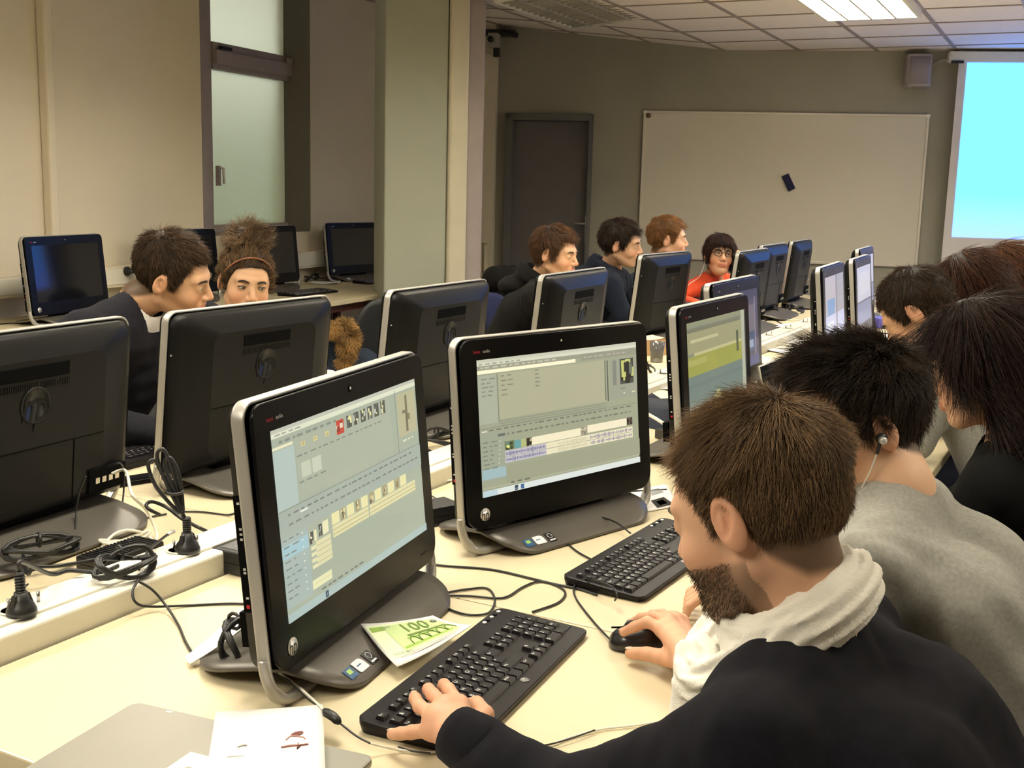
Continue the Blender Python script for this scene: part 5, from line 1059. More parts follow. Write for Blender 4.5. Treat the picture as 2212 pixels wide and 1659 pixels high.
class Person:
    def __init__(s, label, pos, ypr, body_yaw, nb=None, pelvis=None, scale=1.0, fem=0.0, res=.0045, skin=(.62, .36, .22), hairc=(.05, .03, .018), style='short', seed=1):
        s.pos = np.array(pos, float); s.R = head_rot(*ypr); s.sc = scale; s.fem = fem; s.res = res; s.skin = np.array(skin); s.hairc = np.array(hairc); s.style = style; s.seed = seed
        y = math.radians(body_yaw); s.f = np.array([-math.sin(y), math.cos(y), 0]); s.r = np.array([math.cos(y), math.sin(y), 0]); s.u = np.array([0, 0, 1.])
        s.nb = np.array(nb, float) if nb is not None else s.w((0, -.05, -.15))
        s.pel = np.array(pelvis, float) if pelvis is not None else np.array([*(s.nb-s.f*.16)[:2], .50])
        s.root = empty('person', (s.pel[0], s.pel[1], 0), 0, label, 'person'); bpy.context.view_layer.update()
        s.near = res < .004
    def w(s, q): return s.pos+s.R@(np.array(q, float)*s.sc)
    def l(s, p): return ((p-s.pos)@s.R)/s.sc
    def skinmat(s): return attr_mat('skin_%d' % s.seed, rough=.5, spec=.4, bump=.12, bscale=700)
    def body(s, chest=True, extra=None, cheek=.0, beard=0.0):
        n0 = s.w((0, -.028, -.055)); nb = s.nb
        def fn(p):
            d = head_sdf(s.l(p), s.fem)*s.sc
            nr = .052-.008*s.fem
            d = smin(d, cone(p, n0, nb+s.u*.02, nr, nr+.006), .018)
            if chest: d = smin(d, cone(p, nb+s.f*.0-s.u*.03, nb+s.f*.03-s.u*.11, .055, .062), .03); d = smin(d, cone(p, nb-s.r*.06-s.u*.065, nb+s.r*.06-s.u*.065, .035, .035), .04)
            return d
        lo = np.minimum(s.pos-.15*s.sc, nb-.17); hi = np.maximum(s.pos+.15*s.sc, nb+.17); lo[2] = nb[2]-.20
        V, Q = nets(fn, lo, hi, s.res); V = smooth(V, Q, 1, .4)
        parts = [(V, Q)]
        col = s.skincol(V, beard)
        if extra:
            b = len(V)
            for (v, q) in extra: parts.append((v, q+b)); b += len(v); col = np.concatenate([col, np.repeat((s.skin*np.array([1.03, .96, .95]))[None], len(v), 0)*(1+.08*wob(v, 90, 3))[:, None]])
            V = np.concatenate([a for a, _ in parts]); Q = np.concatenate([a for _, a in parts])
        s.bodyo = np_mesh('body', V, Q, s.skinmat(), s.root, np.clip(col, 0, 1))
        return s
    def skincol(s, V, beard):
        q = s.l(V); c = np.repeat(s.skin[None], len(V), 0)*(1+.07*wob(q, 45, s.seed))[:, None]
        ax = np.abs(q[:, 0]); red = np.exp(-(((ax-.042)/.022)**2+((q[:, 2]+.045)/.022)**2))*(q[:, 1] > .02)+np.exp(-((q[:, 0]/.012)**2+((q[:, 1]-.112)/.02)**2+((q[:, 2]+.04)/.02)**2))*.6+1.0*((ax > .074) & (np.abs(q[:, 2]+.01) < .04))*.55
        c = c*(1-red[:, None]*np.array([-.03, .17, .20]))
        lip = (ax < .023) & (q[:, 1] > .086) & (q[:, 2] < -.060) & (q[:, 2] > -.083); c[lip] = s.skin*np.array([.85, .52, .55])
        z = zline(q, s.style); cap = sstep(-.012, .004, q[:, 2]-z)*(ax < .0765); c = c*(1-cap[:, None]*.88)+s.hairc*cap[:, None]*.8
        if beard:
            bm = sstep(-.048, -.06, q[:, 2]+.35*(q[:, 1]-.07)*0)*(q[:, 1] > -.01)*(q[:, 2] > -.135)*(1-np.exp(-((ax/.018)**2+((q[:, 2]+.071)/.009)**2))); c = c*(1-bm[:, None]*beard)+s.hairc*bm[:, None]*beard
        return c
    def eyes(s, look=(0, 0), brow=True, lash=False):
        m_w = mat('eye_white', (.72, .68, .62), .15, coat=.5); m_i = mat('iris_brown', (.05, .025, .012), .1, coat=.8)
        for sx in (-1, 1):
            b = MB(); c = (sx*.031, .0765, -.005); b.ball(c, .0135, m_w, 14, 10)
            dx, dz = look; b.ball((c[0]+dx*.0035, c[1]+.0085, c[2]+dz*.003), (.0058, .0057, .0058), m_i, 12, 8)
            o = b.build('eye'); s.attach(o)
            if lash or brow:
                if brow:
                    b = MB(); hc = mat('brow_%d' % s.seed, tuple(s.hairc*.8), .8)
                    pts = [(sx*.014, .0955, .0125), (sx*.024, .0945, .0165), (sx*.036, .0885, .0165), (sx*.047, .076, .0105)]
                    b.tube(spline(pts, 4), .003, hc, n=7, radii=[.0022+.0013*math.sin(math.pi*min(1, (k+2)/15)) for k in range(13)]); s.attach(b.build('eyebrow'))
            if lash:
                b = MB(); b.tube(spline([(sx*.0185, .0895, -.003), (sx*.027, .0930, .0010), (sx*.036, .0915, .0008), (sx*.0455, .083, -.003)], 4), .0013, mat('lash_dark', (.012, .008, .006), .6), n=6); b.tube(spline([(sx*.020, .0885, -.006), (sx*.031, .0905, -.0095), (sx*.044, .083, -.006)], 4), .0007, mat('lash_dark', (.012, .008, .006), .6), n=6); s.attach(b.build('eyelashes'))
        return s
    def attach(s, o):
        Mx = Matrix.Identity(4)
        for i in range(3):
            for j in range(3): Mx[i][j] = s.R[i][j]*s.sc
            Mx[i][3] = s.pos[i]
        o.data.transform(Mx); o.parent = s.root; o.matrix_parent_inverse = s.root.matrix_world.inverted(); return o
    def hair(s, T=.012, n=3000, length=.03, lift=.3, rad=.0006, whorl=(0, -.06, .10), prims=None, flow=None, jitter=.35, cut=None, tone=1.0, seg=5, curl=0.0, grav=.0, tip=None, Tf=None, box=None, hl=(1.9, 1.55, 1.2), name='hair', face=True, exposed=None):
        st = s.style
        def fn(p):
            q = s.l(p); z = zline(q, st); up = q[..., 2]-z
            th = T*(.35+.65*sstep(0, .035, up))*(1+.25*wob(q, 60, s.seed+5))
            if Tf is not None: th = th+Tf(q)
            d = smax(cran(q)-th, -up-.002, .004)
            if prims:
                pr = None
                for a in prims:
                    e = cone(q, *a[1:]) if a[0] == 'c' else ell(q, *a[1:]); pr = e if pr is None else smin(pr, e, .02)
                pr = pr+.003*wob(q*np.array([1, 1, .25]), 160, s.seed)
                if face: pr = smax(pr, -ell(q, (0, .075, -.035), (.056, .06, .085)), .006)
                d = smin(d, pr, .015)
            if cut is not None: d = smax(d, cut(q), .003)
            return d*s.sc
        lo, hi = (s.pos-.17*s.sc, s.pos+.17*s.sc) if box is None else box
        V, Q = nets(fn, lo, hi, s.res*1.1); V = smooth(V, Q, 1, .4); N = vnormals(V, Q)
        r = np.random.default_rng(s.seed*7+3)
        # strands
        A = np.linalg.norm(np.cross(V[Q[:, 2]]-V[Q[:, 0]], V[Q[:, 3]]-V[Q[:, 1]]), axis=1); qi = r.choice(len(Q), n, p=A/A.sum()); wts = r.dirichlet([1, 1, 1, 1], n)
        P = (V[Q[qi]]*wts[..., None]).sum(1); Nn = unit((N[Q[qi]]*wts[..., None]).sum(1)); q = s.l(P)
        wh = np.array(whorl); F = (flow(q) if flow else (q-wh)); F = F@s.R.T; F = unit(F-(F*Nn).sum(1, keepdims=True)*Nn+1e-6)
        jv = np.stack([wob(q, 130, s.seed*3+k) for k in range(3)], 1)@s.R.T
        L = length(q) if callable(length) else np.full(n, length); L = L*r.uniform(.65, 1.25, n)*s.sc
        lf = lift(q) if callable(lift) else np.full(n, lift); lf = lf*r.uniform(.5, 1.4, n)
        D = unit(F*(1-.3*lf[:, None])+Nn*lf[:, None]+jv*jitter+r.normal(size=(n, 3))*.12)
        pts = [P-Nn*.003*s.sc]; cur = P.copy()
        side = unit(np.cross(D, Nn))
        for k in range(seg):
            pts.append(cur+D*(L/seg)[:, None]); cur = pts[-1]
            D = unit(D+(-s.u)*grav+F*.10+side*(curl*math.sin(k*1.7))*1.0+r.normal(size=(n, 3))*.05)
        pts = np.stack(pts, 1)            # n, seg+1, 3
        K = seg+1; rr = (rad*np.linspace(1, .25, K))[None, :, None]*r.uniform(.7, 1.3, (n, 1, 1))
        tg = unit(pts[:, -1]-pts[:, 0]); a = unit(np.cross(tg, Nn)); b = unit(np.cross(tg, a)); ring = []
        for j in range(3): t = 2*math.pi*j/3; ring.append(pts+rr*(a[:, None]*math.cos(t)+b[:, None]*math.sin(t)))
        SV = np.stack(ring, 2).reshape(-1, 3); base = np.arange(n)[:, None, None]*K*3; kk = np.arange(K-1)[None, :, None]*3; jj = np.arange(3)[None, None, :]
        q0 = base+kk+jj; q1 = base+kk+(jj+1) % 3; SQ = np.stack([q0, q1, q1+3, q0+3], -1).reshape(-1, 4)
        hc = s.hairc*tone; light = np.clip(.55+.45*wob(q, 100, s.seed+9)+r.normal(0, .35, n), 0, 1.6)
        c = hc[None]*(1+light[:, None]*(np.array(hl)-1)); c = np.repeat(c, K*3, 0)
        capc = np.repeat((hc*.55)[None], len(V), 0)
        VV = np.concatenate([V, SV]); QQ = np.concatenate([Q, SQ+len(V)])
        return np_mesh(name, VV, QQ, attr_mat('hair_%d' % s.seed, rough=.5, spec=.22), s.root, np.clip(np.concatenate([capc, c]), 0, 1))
    # ---- clothing
    def arms(s, shL, elL, wrL, shR, elR, wrR): s.J = dict(shL=shL, elL=elL, wrL=wrL, shR=shR, elR=elR, wrR=wrR); s.J = {k: np.array(v, float) for k, v in s.J.items()}; return s
    def auto_arms(s, sh=.185, fwd=.30, drop=.0, spread=.13):
        J = {}
        for n_, sg in (('L', -1), ('R', 1)):
            S = s.nb+s.r*sg*sh-s.u*.055+s.f*.015; W = s.nb+s.f*fwd+s.r*sg*spread; W[2] = .785; E_ = (S+W)/2+s.r*sg*.05-s.f*.06; E_[2] = min(.80, S[2]-.16)
            J['sh'+n_] = S; J['el'+n_] = E_; J['wr'+n_] = W
        s.J = J; return s
    def cloth_fn(s, off=0.0, fold=.004, sleeves=True, bulk=1.0, cutf=None, openr=.064, slr=1.0):
        J = s.J; nb = s.nb; pel = s.pel; nd = unit(unit(s.w((0, -.03, -.05))-nb)+s.u*.25); ax = unit(nb-pel); fo = s.f-(s.f@ax)*ax; fo = unit(fo)
        def fn(p):
            d = None
            ch = nb+(pel-nb)*.30; wa = nb+(pel-nb)*.68
            for sg in (-1, 1):
                a = nb+s.r*sg*.085-s.u*.085; b = ch+s.r*sg*.082*bulk+fo*.005; c = pel+s.r*sg*.075*bulk
                e = smin(cone(p, a, b, .082*bulk, .105*bulk), cone(p, b, c, .105*bulk, .115*bulk), .03); d = e if d is None else smin(d, e, .07)
            for sg, k in ((-1, 'L'), (1, 'R')):
                S, E_, W = J['sh'+k], J['el'+k], J['wr'+k]
                d = smin(d, cone(p, nb-s.u*.012, S-s.u*.012, .056, .060*bulk), .05)
                arm = cone(p, S-s.u*.01, E_, .061*bulk*slr, .050*slr)
                if sleeves: arm = smin(arm, cone(p, E_, E_+(W-E_)*.93, .050*slr, .037*slr), .02)
                d = smin(d, arm, .03)
            if fold: d = d+fold*wob(p, 38, s.seed)+fold*.5*wob(p*np.array([1, 1, .5]), 95, s.seed+1)
            d = d-off
            if openr: d = smax(d, -(cone(p, nb+nd*.012+fo*.004, nb+nd*.2, openr*.93, openr*1.2)), .008)
            if cutf is not None: d = smax(d, cutf(p), .005)
            return d
        return fn
    def cloth(s, name, m, h=None, low=-.02, **k):
        fn = s.cloth_fn(**k); P = np.array([*s.J.values(), s.nb, s.pel]); lo = P.min(0)-.16; hi = P.max(0)+.13; lo[2] = max(lo[2], s.pel[2]-.10)
        V, Q = nets(fn, lo, hi, h or max(.007, s.res*1.7)); V = smooth(V, Q, 1, .4); return np_mesh(name, V, Q, m, s.root)
    def legs(s, m_tr, m_sh):
        h = .014; hp = [s.pel+s.r*sg*.09-s.u*.02 for sg in (-1, 1)]; kn = [a+s.f*.40+s.r*sg*.03 for a, sg in zip(hp, (-1, 1))]; an = [np.array([k[0]-s.f[0]*.03, k[1]-s.f[1]*.03, .09]) for k in kn]
        for k in kn: k[2] = .50
        def fn(p):
            d = None
            for a, k, e in zip(hp, kn, an):
                x = smin(cone(p, a, k, .088, .062), cone(p, k, e, .060, .048), .02); d = x if d is None else smin(d, x, .03)
            return d
        P = np.array(hp+kn+an); V, Q = nets(fn, P.min(0)-.12, P.max(0)+.12, h); np_mesh('trousers', V, Q, m_tr, s.root)
        for e in an:
            def fs(p, e=e): return smax(cone(p, e-s.u*.045-s.f*.03, e-s.u*.055+s.f*.13, .042, .036), -(p[..., 2]-.004), .004)
            V, Q = nets(fs, e-.2, e+.2, .011); np_mesh('shoe', V, Q, m_sh, s.root)
        return s
def finger(p, pts, rs, k=.003):
    d = None
    for i in range(len(pts)-1):
        e = cone(p, pts[i], pts[i+1], rs[i], rs[i+1]); d = e if d is None else smin(d, e, k)
    return d
def hand(wr, arm, fingers, thumb, palm=(), h=.0022, fr=(.0095, .0088, .0082, .0072), tr=(.014, .0125, .0105, .009)):
    wr = np.array(wr, float); arm = np.array(arm, float)
    def fn(p):
        d = cone(p, arm, wr, .030, .0245)
        pal = None
        for f_ in fingers: e = cone(p, wr, f_[0], .0200, .0125); pal = e if pal is None else smin(pal, e, .010)
        for i in range(len(fingers)-1): pal = smin(pal, cone(p, fingers[i][0], fingers[i+1][0], .0118, .0118), .008)
        for a, b, ra, rb in palm: pal = smin(pal, cone(p, a, b, ra, rb), .01)
        d = smin(d, pal, .018)
        fd = None
        for f_ in fingers:
            e = finger(p, [np.array(x, float) for x in f_], fr if len(f_) == 4 else fr[:len(f_)]); fd = e if fd is None else np.minimum(fd, e)
        d = smin(d, fd, .005)
        d = smin(d, finger(p, [np.array(x, float) for x in thumb], tr[:len(thumb)]), .009)
        return d
    P = np.array([wr, arm]+[x for f_ in fingers for x in f_]+list(thumb), float)
    V, Q = nets(fn, P.min(0)-.03, P.max(0)+.03, h); return smooth(V, Q, 1, .4), Q
def A3(pts, off, sc): return [list(at(off[0]+x/sc, off[1]+y/sc, z)) for x, y, z in pts]
# ------------------------------------------------------------------ the people
m_navyw = mat('black_wool', (.0085, .0085, .0125), .95, sheen=.04, spec=.1, bump=.5, bscale=1400, var=.2, vscale=60)
m_greyj = mat('grey_marl', (.34, .335, .30), .95, sheen=.05, spec=.1, bump=.5, bscale=1400, var=.12, vscale=160)
m_blackj = mat('black_knit', (.006, .006, .006), .95, spec=.1, sheen=.0, bump=.5, bscale=400)
m_darkc = mat('dark_cardigan', (.015, .015, .020), .95, spec=.1, sheen=.03, bump=.5, bscale=400, var=.15, vscale=80)
m_hood = mat('black_hoodie_cloth', (.010, .0095, .009), .95, spec=.1, sheen=.02, bump=.4, bscale=300)
m_nav = mat('navy_hoodie_cloth', (.014, .018, .032), .95, spec=.1, sheen=.03, bump=.4, bscale=300)
m_blue = mat('slate_blue_cloth', (.020, .032, .055), .9, bump=.3)
m_orange = mat('orange_jersey', (.88, .10, .030), .85, bump=.3, bscale=300, sheen=.1)
m_white_t = mat('white_cotton', (.78, .76, .74), .9, bump=.3, bscale=300)
m_cream_t = mat('cream_cotton', (.70, .62, .48), .9, bump=.3, bscale=300)
m_scarf = mat('white_scarf_cloth', (.86, .83, .74), .95, bump=.5, bscale=350, var=.05, vscale=30)
m_jean = mat('dark_denim', (.02, .025, .05), .9, bump=.4, bscale=400); m_shoe = mat('dark_shoe', (.02, .018, .016), .6)
NRB = 62
def torus_fn(c, R, ra, rb, r, nf, amp, seed, twist=2):
    def fn(p):
        q = (p-c)@R; ph = np.arctan2(q[..., 1]/rb, q[..., 0]/ra); cx = np.cos(ph)*ra; cy = np.sin(ph)*rb
        dx = np.hypot(q[..., 0], q[..., 1])-np.hypot(cx, cy); th = np.arctan2(q[..., 2], dx)
        rr = r+amp*np.sin(nf*th+twist*ph+1.5*np.sin(2*ph+seed))+amp*.5*np.sin(2*nf*th-3*ph+seed)
        return np.hypot(dx, q[..., 2]*.85)-rr
    return fn
# 1. man in the white scarf
nb1 = np.array([.345, 1.243, .948])
P1 = Person('person in black wool sweater and white scarf leaning over the front keyboard', (.283, 1.275, 1.098), (48, -24, 0), NRB, nb=nb1, pelvis=(.66, 1.07, .50), scale=1.03, res=.0028, skin=(.66, .385, .245), hairc=(.088, .056, .030), style='reced', seed=11)
o1 = (780, 1240); k1 = 3.95
wl1 = at(1008, 1600, .795); el1 = at(1235, 1745, .775)
P1.arms(nb1-P1.r*.19-P1.u*.05+P1.f*.01, list(el1), list(wl1), nb1+P1.r*.20-P1.u*.055, (.47, 1.47, .79), list(at(1500, 1440, .785)))
hl_f = [A3(q, o1, k1) for q in ([(600, 1330, .792), (430, 1350, .780), (335, 1362, .771), (265, 1368, .764)], [(625, 1215, .806), (500, 1130, .806), (462, 1065, .791), (452, 1045, .777)], [(715, 1130, .812), (612, 1030, .813), (575, 985, .797), (562, 985, .780)], [(835, 1120, .810), (745, 985, .813), (708, 945, .797), (690, 960, .780)])]
hl_t = A3([(930, 1330, .788), (1050, 1200, .786), (985, 1110, .779), (900, 1120, .772)], o1, k1)
H_L = hand(wl1, Vector(wl1).lerp(Vector(el1), .35), hl_f, hl_t)
o2 = (1180, 1000); k2 = 3.317; wr1 = at(1500, 1440, .785)
hr_f = [A3(q, o2, k2) for q in ([(840, 1195, .797), (725, 1140, .803), (630, 1175, .790), (555, 1212, .777)], [(870, 1140, .799), (775, 1100, .803), (680, 1112, .788), (610, 1150, .772)], [(920, 1130, .788), (830, 1085, .788), (760, 1090, .770), (715, 1105, .757)], [(965, 1140, .772), (890, 1100, .768), (840, 1100, .757), (800, 1110, .752)])]
hr_t = A3([(960, 1420, .775), (850, 1395, .770), (720, 1368, .764), (605, 1362, .758)], o2, k2)
H_R = hand(wr1, Vector(wr1).lerp(Vector((.47, 1.47, .79)), .3), hr_f, hr_t)
P1.body(chest=False, extra=[H_L, H_R], beard=.6)
P1.eyes()
P1.hair(T=.007, n=30000, length=lambda q: .013+.020*sstep(.02, .07, q[:, 2])-.008*sstep(.05, .09, q[:, 1]), lift=lambda q: .22+.5*sstep(.06, .09, q[:, 1]), rad=.00042, whorl=(.012, -.058, .10), jitter=.34, hl=(2.9, 2.8, 2.6), seg=5)
P1.cloth('sweater', m_navyw, h=.007, bulk=1.10, fold=.004, openr=.062)
def cuff(P, k, m, w=.043):
    W = P.J['wr'+k]; E_ = P.J['el'+k]; d = unit(W-E_); b = MB(); c = E_+(W-E_)*.90; up = Vector((0, 0, 1))
    b.tube([Vector(c+d*t) for t in (-.03, -.02, 0, .02, .034, .036)], w, m, n=24, radii=[w*.9, w, w*1.0, w*.97, w*.93, w*.80]); o = b.build('ribbed_cuff'); o.parent = P.root; o.matrix_parent_inverse = P.root.matrix_world.inverted(); return o
cuff(P1, 'L', m_navyw, .038); cuff(P1, 'R', m_navyw, .037)
Rt = head_rot(NRB, -32, -10)
cN = P1.nb+P1.f*.012+P1.u*.035
t1_ = torus_fn(cN, Rt, .068, .074, .027, 9, .0026, 1.0); t2_ = torus_fn(cN-P1.u*.034+P1.f*.035, head_rot(NRB, -44, -16), .080, .098, .030, 9, .0030, 2.4)
def scf(p):
    return smin(smin(t1_(p), t2_(p), .006), cone(p, P1.nb+P1.f*.12-P1.u*.06, P1.nb+P1.f*.10-P1.u*.20-P1.r*.03, .035, .045)+.004*np.sin(p[..., 0]*260+p[..., 1]*120), .012)
V, Q = nets(scf, P1.nb-.27, P1.nb+.24, .0034); np_mesh('scarf', smooth(V, Q, 1), Q, m_scarf, P1.root)
def beard(P, n, L, rad, zt=-.052):
    V, Q = nets(lambda p: smax(head_sdf(P.l(p), 0)-.0012, np.maximum(P.l(p)[..., 2]-zt-.5*np.maximum(0, .05-P.l(p)[..., 1])*0, -P.l(p)[..., 1]+.012), .003), P.pos-.15, P.pos+.15, P.res*1.2)
    N = vnormals(V, Q); r = np.random.default_rng(5); A = np.linalg.norm(np.cross(V[Q[:, 2]]-V[Q[:, 0]], V[Q[:, 3]]-V[Q[:, 1]]), axis=1); qi = r.choice(len(Q), n, p=A/A.sum()); pt = V[Q[qi]].mean(1)+r.normal(size=(n, 3))*.001; nn = unit(N[Q[qi]].mean(1)); q = P.l(pt)
    keep = (q[:, 2] > -.128) & (q[:, 2] < -.045-.0*np.abs(q[:, 0])) & (np.linalg.norm(nn, axis=1) > .5) & ~((np.abs(q[:, 0]) < .022) & (q[:, 2] > -.084) & (q[:, 2] < -.060) & (q[:, 1] > .085)) & ((np.abs(q[:, 0]) < .075)) & (cran(q) < .06) & (r.uniform(size=n) < np.clip(.25+1.2*(-.06-q[:, 2])/.04+1.0*(np.abs(q[:, 0]) > .035), .15, 1)) & (head_sdf(q, 0) < .004)
    pt, nn = pt[keep], nn[keep]; n = len(pt); D = unit(nn*.5+np.array([0, 0, -.8])+P.R[:, 1]*.2+r.normal(size=(n, 3))*.25); K = 3; pts = np.stack([pt+D*L*k/2*r.uniform(.6, 1.3, (n, 1)) for k in range(3)], 1)
    a = unit(np.cross(D, nn+.01)); b = unit(np.cross(D, a)); rr = rad*np.array([1, .8, .3])[None, :, None]
    SV = np.stack([pts+rr*(a[:, None]*math.cos(t)+b[:, None]*math.sin(t)) for t in (0, 2.1, 4.2)], 2).reshape(-1, 3)
    base = np.arange(n)[:, None, None]*9; kk = np.arange(2)[None, :, None]*3; jj = np.arange(3)[None, None, :]; q0 = base+kk+jj; q1 = base+kk+(jj+1) % 3
    SQ = np.stack([q0, q1, q1+3, q0+3], -1).reshape(-1, 4); c = np.repeat(P.hairc[None]*r.uniform(.5, 1.6, (n, 1)), 9, 0)
    return np_mesh('beard', SV, SQ, attr_mat('hair_%d' % P.seed), P.root, c)
beard(P1, 12000, .0045, .00030)
P1.legs(m_jean, m_shoe)
# nails
m_nail = mat('nail', (.80, .55, .42), .25, coat=.4)
# 2. man in the grey sweater with an earphone
h2 = dep(1842, 900, 1.80); nb2 = np.array(dep(1935, 1085, 1.77))
P2 = Person('person in light grey sweater with spiky dark hair and an earphone, head bowed', tuple(h2), (98, -20, 0), NRB, nb=nb2, pelvis=(nb2[0]+.30, nb2[1]-.17, .50), scale=1.02, res=.0030, skin=(.70, .43, .27), hairc=(.016, .0115, .0075), style='high', seed=22)
w2 = at(1590, 1300, .775)
P2.arms(nb2-P2.r*.19-P2.u*.055, (nb2[0]-.13, nb2[1]-.13, .79), list(Vector(w2)+Vector((.05, 0, .01))), nb2+P2.r*.19-P2.u*.055, (nb2[0]+.02, nb2[1]+.25, .80), (nb2[0]-.22, nb2[1]+.28, .785))
w2v = Vector(w2)+Vector((.05, -.0, .01)); 
fl2 = []
for k in range(4):
    c = Vector(w2v)+Vector((-.075+.004*k, -.03+.022*k+.01, -.002)); fl2.append([list(c), list(c+Vector((-.035, .005, .004))), list(c+Vector((-.055, .006, -.012))), list(c+Vector((-.060, .004, -.026)))])
th2 = [list(w2v+Vector((-.02, -.03, -.008))), list(w2v+Vector((-.055, -.055, -.015))), list(w2v+Vector((-.085, -.065, -.022)))]
H2 = hand(w2v, w2v+Vector((.08, -.04, 0)), fl2, th2, h=.003)
P2.body(chest=False, extra=[H2]); P2.eyes()
P2.hair(T=.009, n=24000, length=lambda q: .030+.022*sstep(.02, .09, q[:, 2])*sstep(-.05, .06, q[:, 1]), lift=lambda q: .22+.42*sstep(.03, .09, q[:, 2]), rad=.00050, whorl=(0, -.075, .085), jitter=.55, hl=(2.6, 2.1, 1.7), seg=5, Tf=lambda q: .010*sstep(.05, .10, q[..., 2])*sstep(-.02, .06, q[..., 1]))
P2.cloth('sweater', m_greyj, h=.0075, bulk=1.08, fold=.006, openr=.053)
b = MB(); b.ball((-.0905, .000, -.016), (.007, .009, .009), m_rub, 12, 8); b.lathe([(.0058, 0), (.0058, .006), (.004, .008)], m_logo, n=12, T=Matrix.Translation((-.0955, .002, -.016)) @ Matrix.Rotation(-math.pi/2, 4, 'Y')); b.tube([(-.095, .006, -.02), (-.093, .014, -.034)], .0028, m_rub)
b.tube(spline([(-.093, .014, -.034), (-.088, .030, -.060), (-.078, .045, -.085), (-.070, .055, -.12), (-.06, .06, -.16)], 6), .0013, m_plast, n=6); P2.attach(b.build('earphone'))
P2.legs(m_jean, m_shoe)
# 3. woman with long dark hair, black top
def longhair(P, n, L, rad, prims, flowz=-1.0, **k): return P.hair(T=k.pop('T', .014), n=n, length=L, lift=k.pop('lift', .05), rad=rad, prims=prims, jitter=k.pop('jitter', .12), flow=lambda q: np.stack([q[:, 0]*1.2, (q[:, 1]+.03)*1.0-.02, np.full(len(q), -.10)*flowz*-1-.0], 1)*np.array([1, 1, 1]), grav=.05, box=(P.pos-.36, P.pos+.22), **k)
h3 = dep(2118, 775, 2.30); nb3 = np.array([h3.x+.07, h3.y-.03, h3.z-.17])
P3 = Person('person with long straight dark hair and black top, seen from behind', tuple(h3), (66, -22, 0), NRB, nb=nb3, pelvis=(nb3[0]+.26, nb3[1]-.14, .5), fem=1, res=.0042, skin=(.62, .36, .22), hairc=(.013, .0075, .006), style='fem', seed=33)
P3.auto_arms(sh=.165, fwd=.32); P3.body(); P3.eyes()
longhair(P3, 14000, .11, .0007, [('c', (0, -.055, .02), (0, -.085, -.13), .085, .075), ('c', (-.05, -.03, 0), (-.065, -.03, -.15), .045, .040), ('c', (.05, -.03, 0), (.065, -.03, -.15), .045, .040)], hl=(2.6, 1.8, 1.4))
P3.cloth('black_top', m_blackj, bulk=.98, openr=.075); P3.legs(m_jean, m_shoe)
# 4. man with cropped brown hair, bent over
h4 = dep(1978, 672, 3.25); nb4 = np.array([h4.x+.12, h4.y-.06, h4.z-.12])
P4 = Person('person with cropped brown hair bent low over the desk, pale grey top', tuple(h4), (58, -42, 0), NRB, nb=nb4, pelvis=(nb4[0]+.22, nb4[1]-.12, .5), res=.0045, skin=(.60, .34, .20), hairc=(.032, .020, .012), style='short', seed=44)
P4.auto_arms(fwd=.26); P4.body(); P4.eyes(); P4.hair(n=6000, length=.022, lift=.3, rad=.0008, hl=(2.2, 1.9, 1.5)); P4.cloth('grey_top', m_greyj); P4.legs(m_jean, m_shoe)
# 5, 6 two women at the right edge
h5 = dep(2088, 622, 3.95); nb5 = np.array([h5.x+.08, h5.y-.04, h5.z-.16])
P5 = Person('person with shoulder-length brown hair, second from the projection screen', tuple(h5), (66, -28, 0), NRB, nb=nb5, pelvis=(nb5[0]+.22, nb5[1]-.12, .5), fem=1, res=.005, hairc=(.035, .018, .012), style='fem', seed=55)
P5.auto_arms(sh=.165); P5.body(); P5.eyes(); longhair(P5, 6000, .09, .0011, [('c', (0, -.05, .0), (0, -.06, -.14), .085, .07), ('c', (-.05, -.01, 0), (-.06, -.01, -.14), .045, .04), ('c', (.05, -.01, 0), (.06, -.01, -.14), .045, .04)], hl=(2.6, 1.9, 1.5)); P5.cloth('dark_top', m_blackj, bulk=.96); P5.legs(m_jean, m_shoe)
h6 = dep(2158, 600, 4.35); nb6 = np.array([h6.x+.08, h6.y-.04, h6.z-.16])
P6 = Person('person with wavy auburn hair in front of the projection screen', tuple(h6), (66, -24, 0), NRB, nb=nb6, pelvis=(nb6[0]+.22, nb6[1]-.12, .5), fem=1, res=.005, hairc=(.055, .026, .013), style='fem', seed=66)
P6.auto_arms(sh=.165); P6.body(); P6.eyes(); longhair(P6, 6000, .10, .0011, [('c', (0, -.05, .0), (0, -.085, -.16), .085, .06), ('c', (-.05, -.02, 0), (-.06, -.05, -.17), .045, .045), ('c', (.05, -.02, 0), (.06, -.05, -.17), .045, .045)], hl=(2.6, 2.0, 1.4), jitter=.3, curl=.25); P6.cloth('dark_top', m_blackj, bulk=.96); P6.legs(m_jean, m_shoe)
# far side of the row: bodies face the near row
FB = -112
def vcut(P, w=.045, dpt=.16, up=.03, fw=.16):      # V-neck wedge
    a = P.nb+P.u*up+P.f*.05; b = P.nb+P.f*fw-P.u*dpt
    return lambda p: -smin(cone(p, a, b, w, .006), cone(p, a-P.r*w*.6, b, .03, .005), .01)
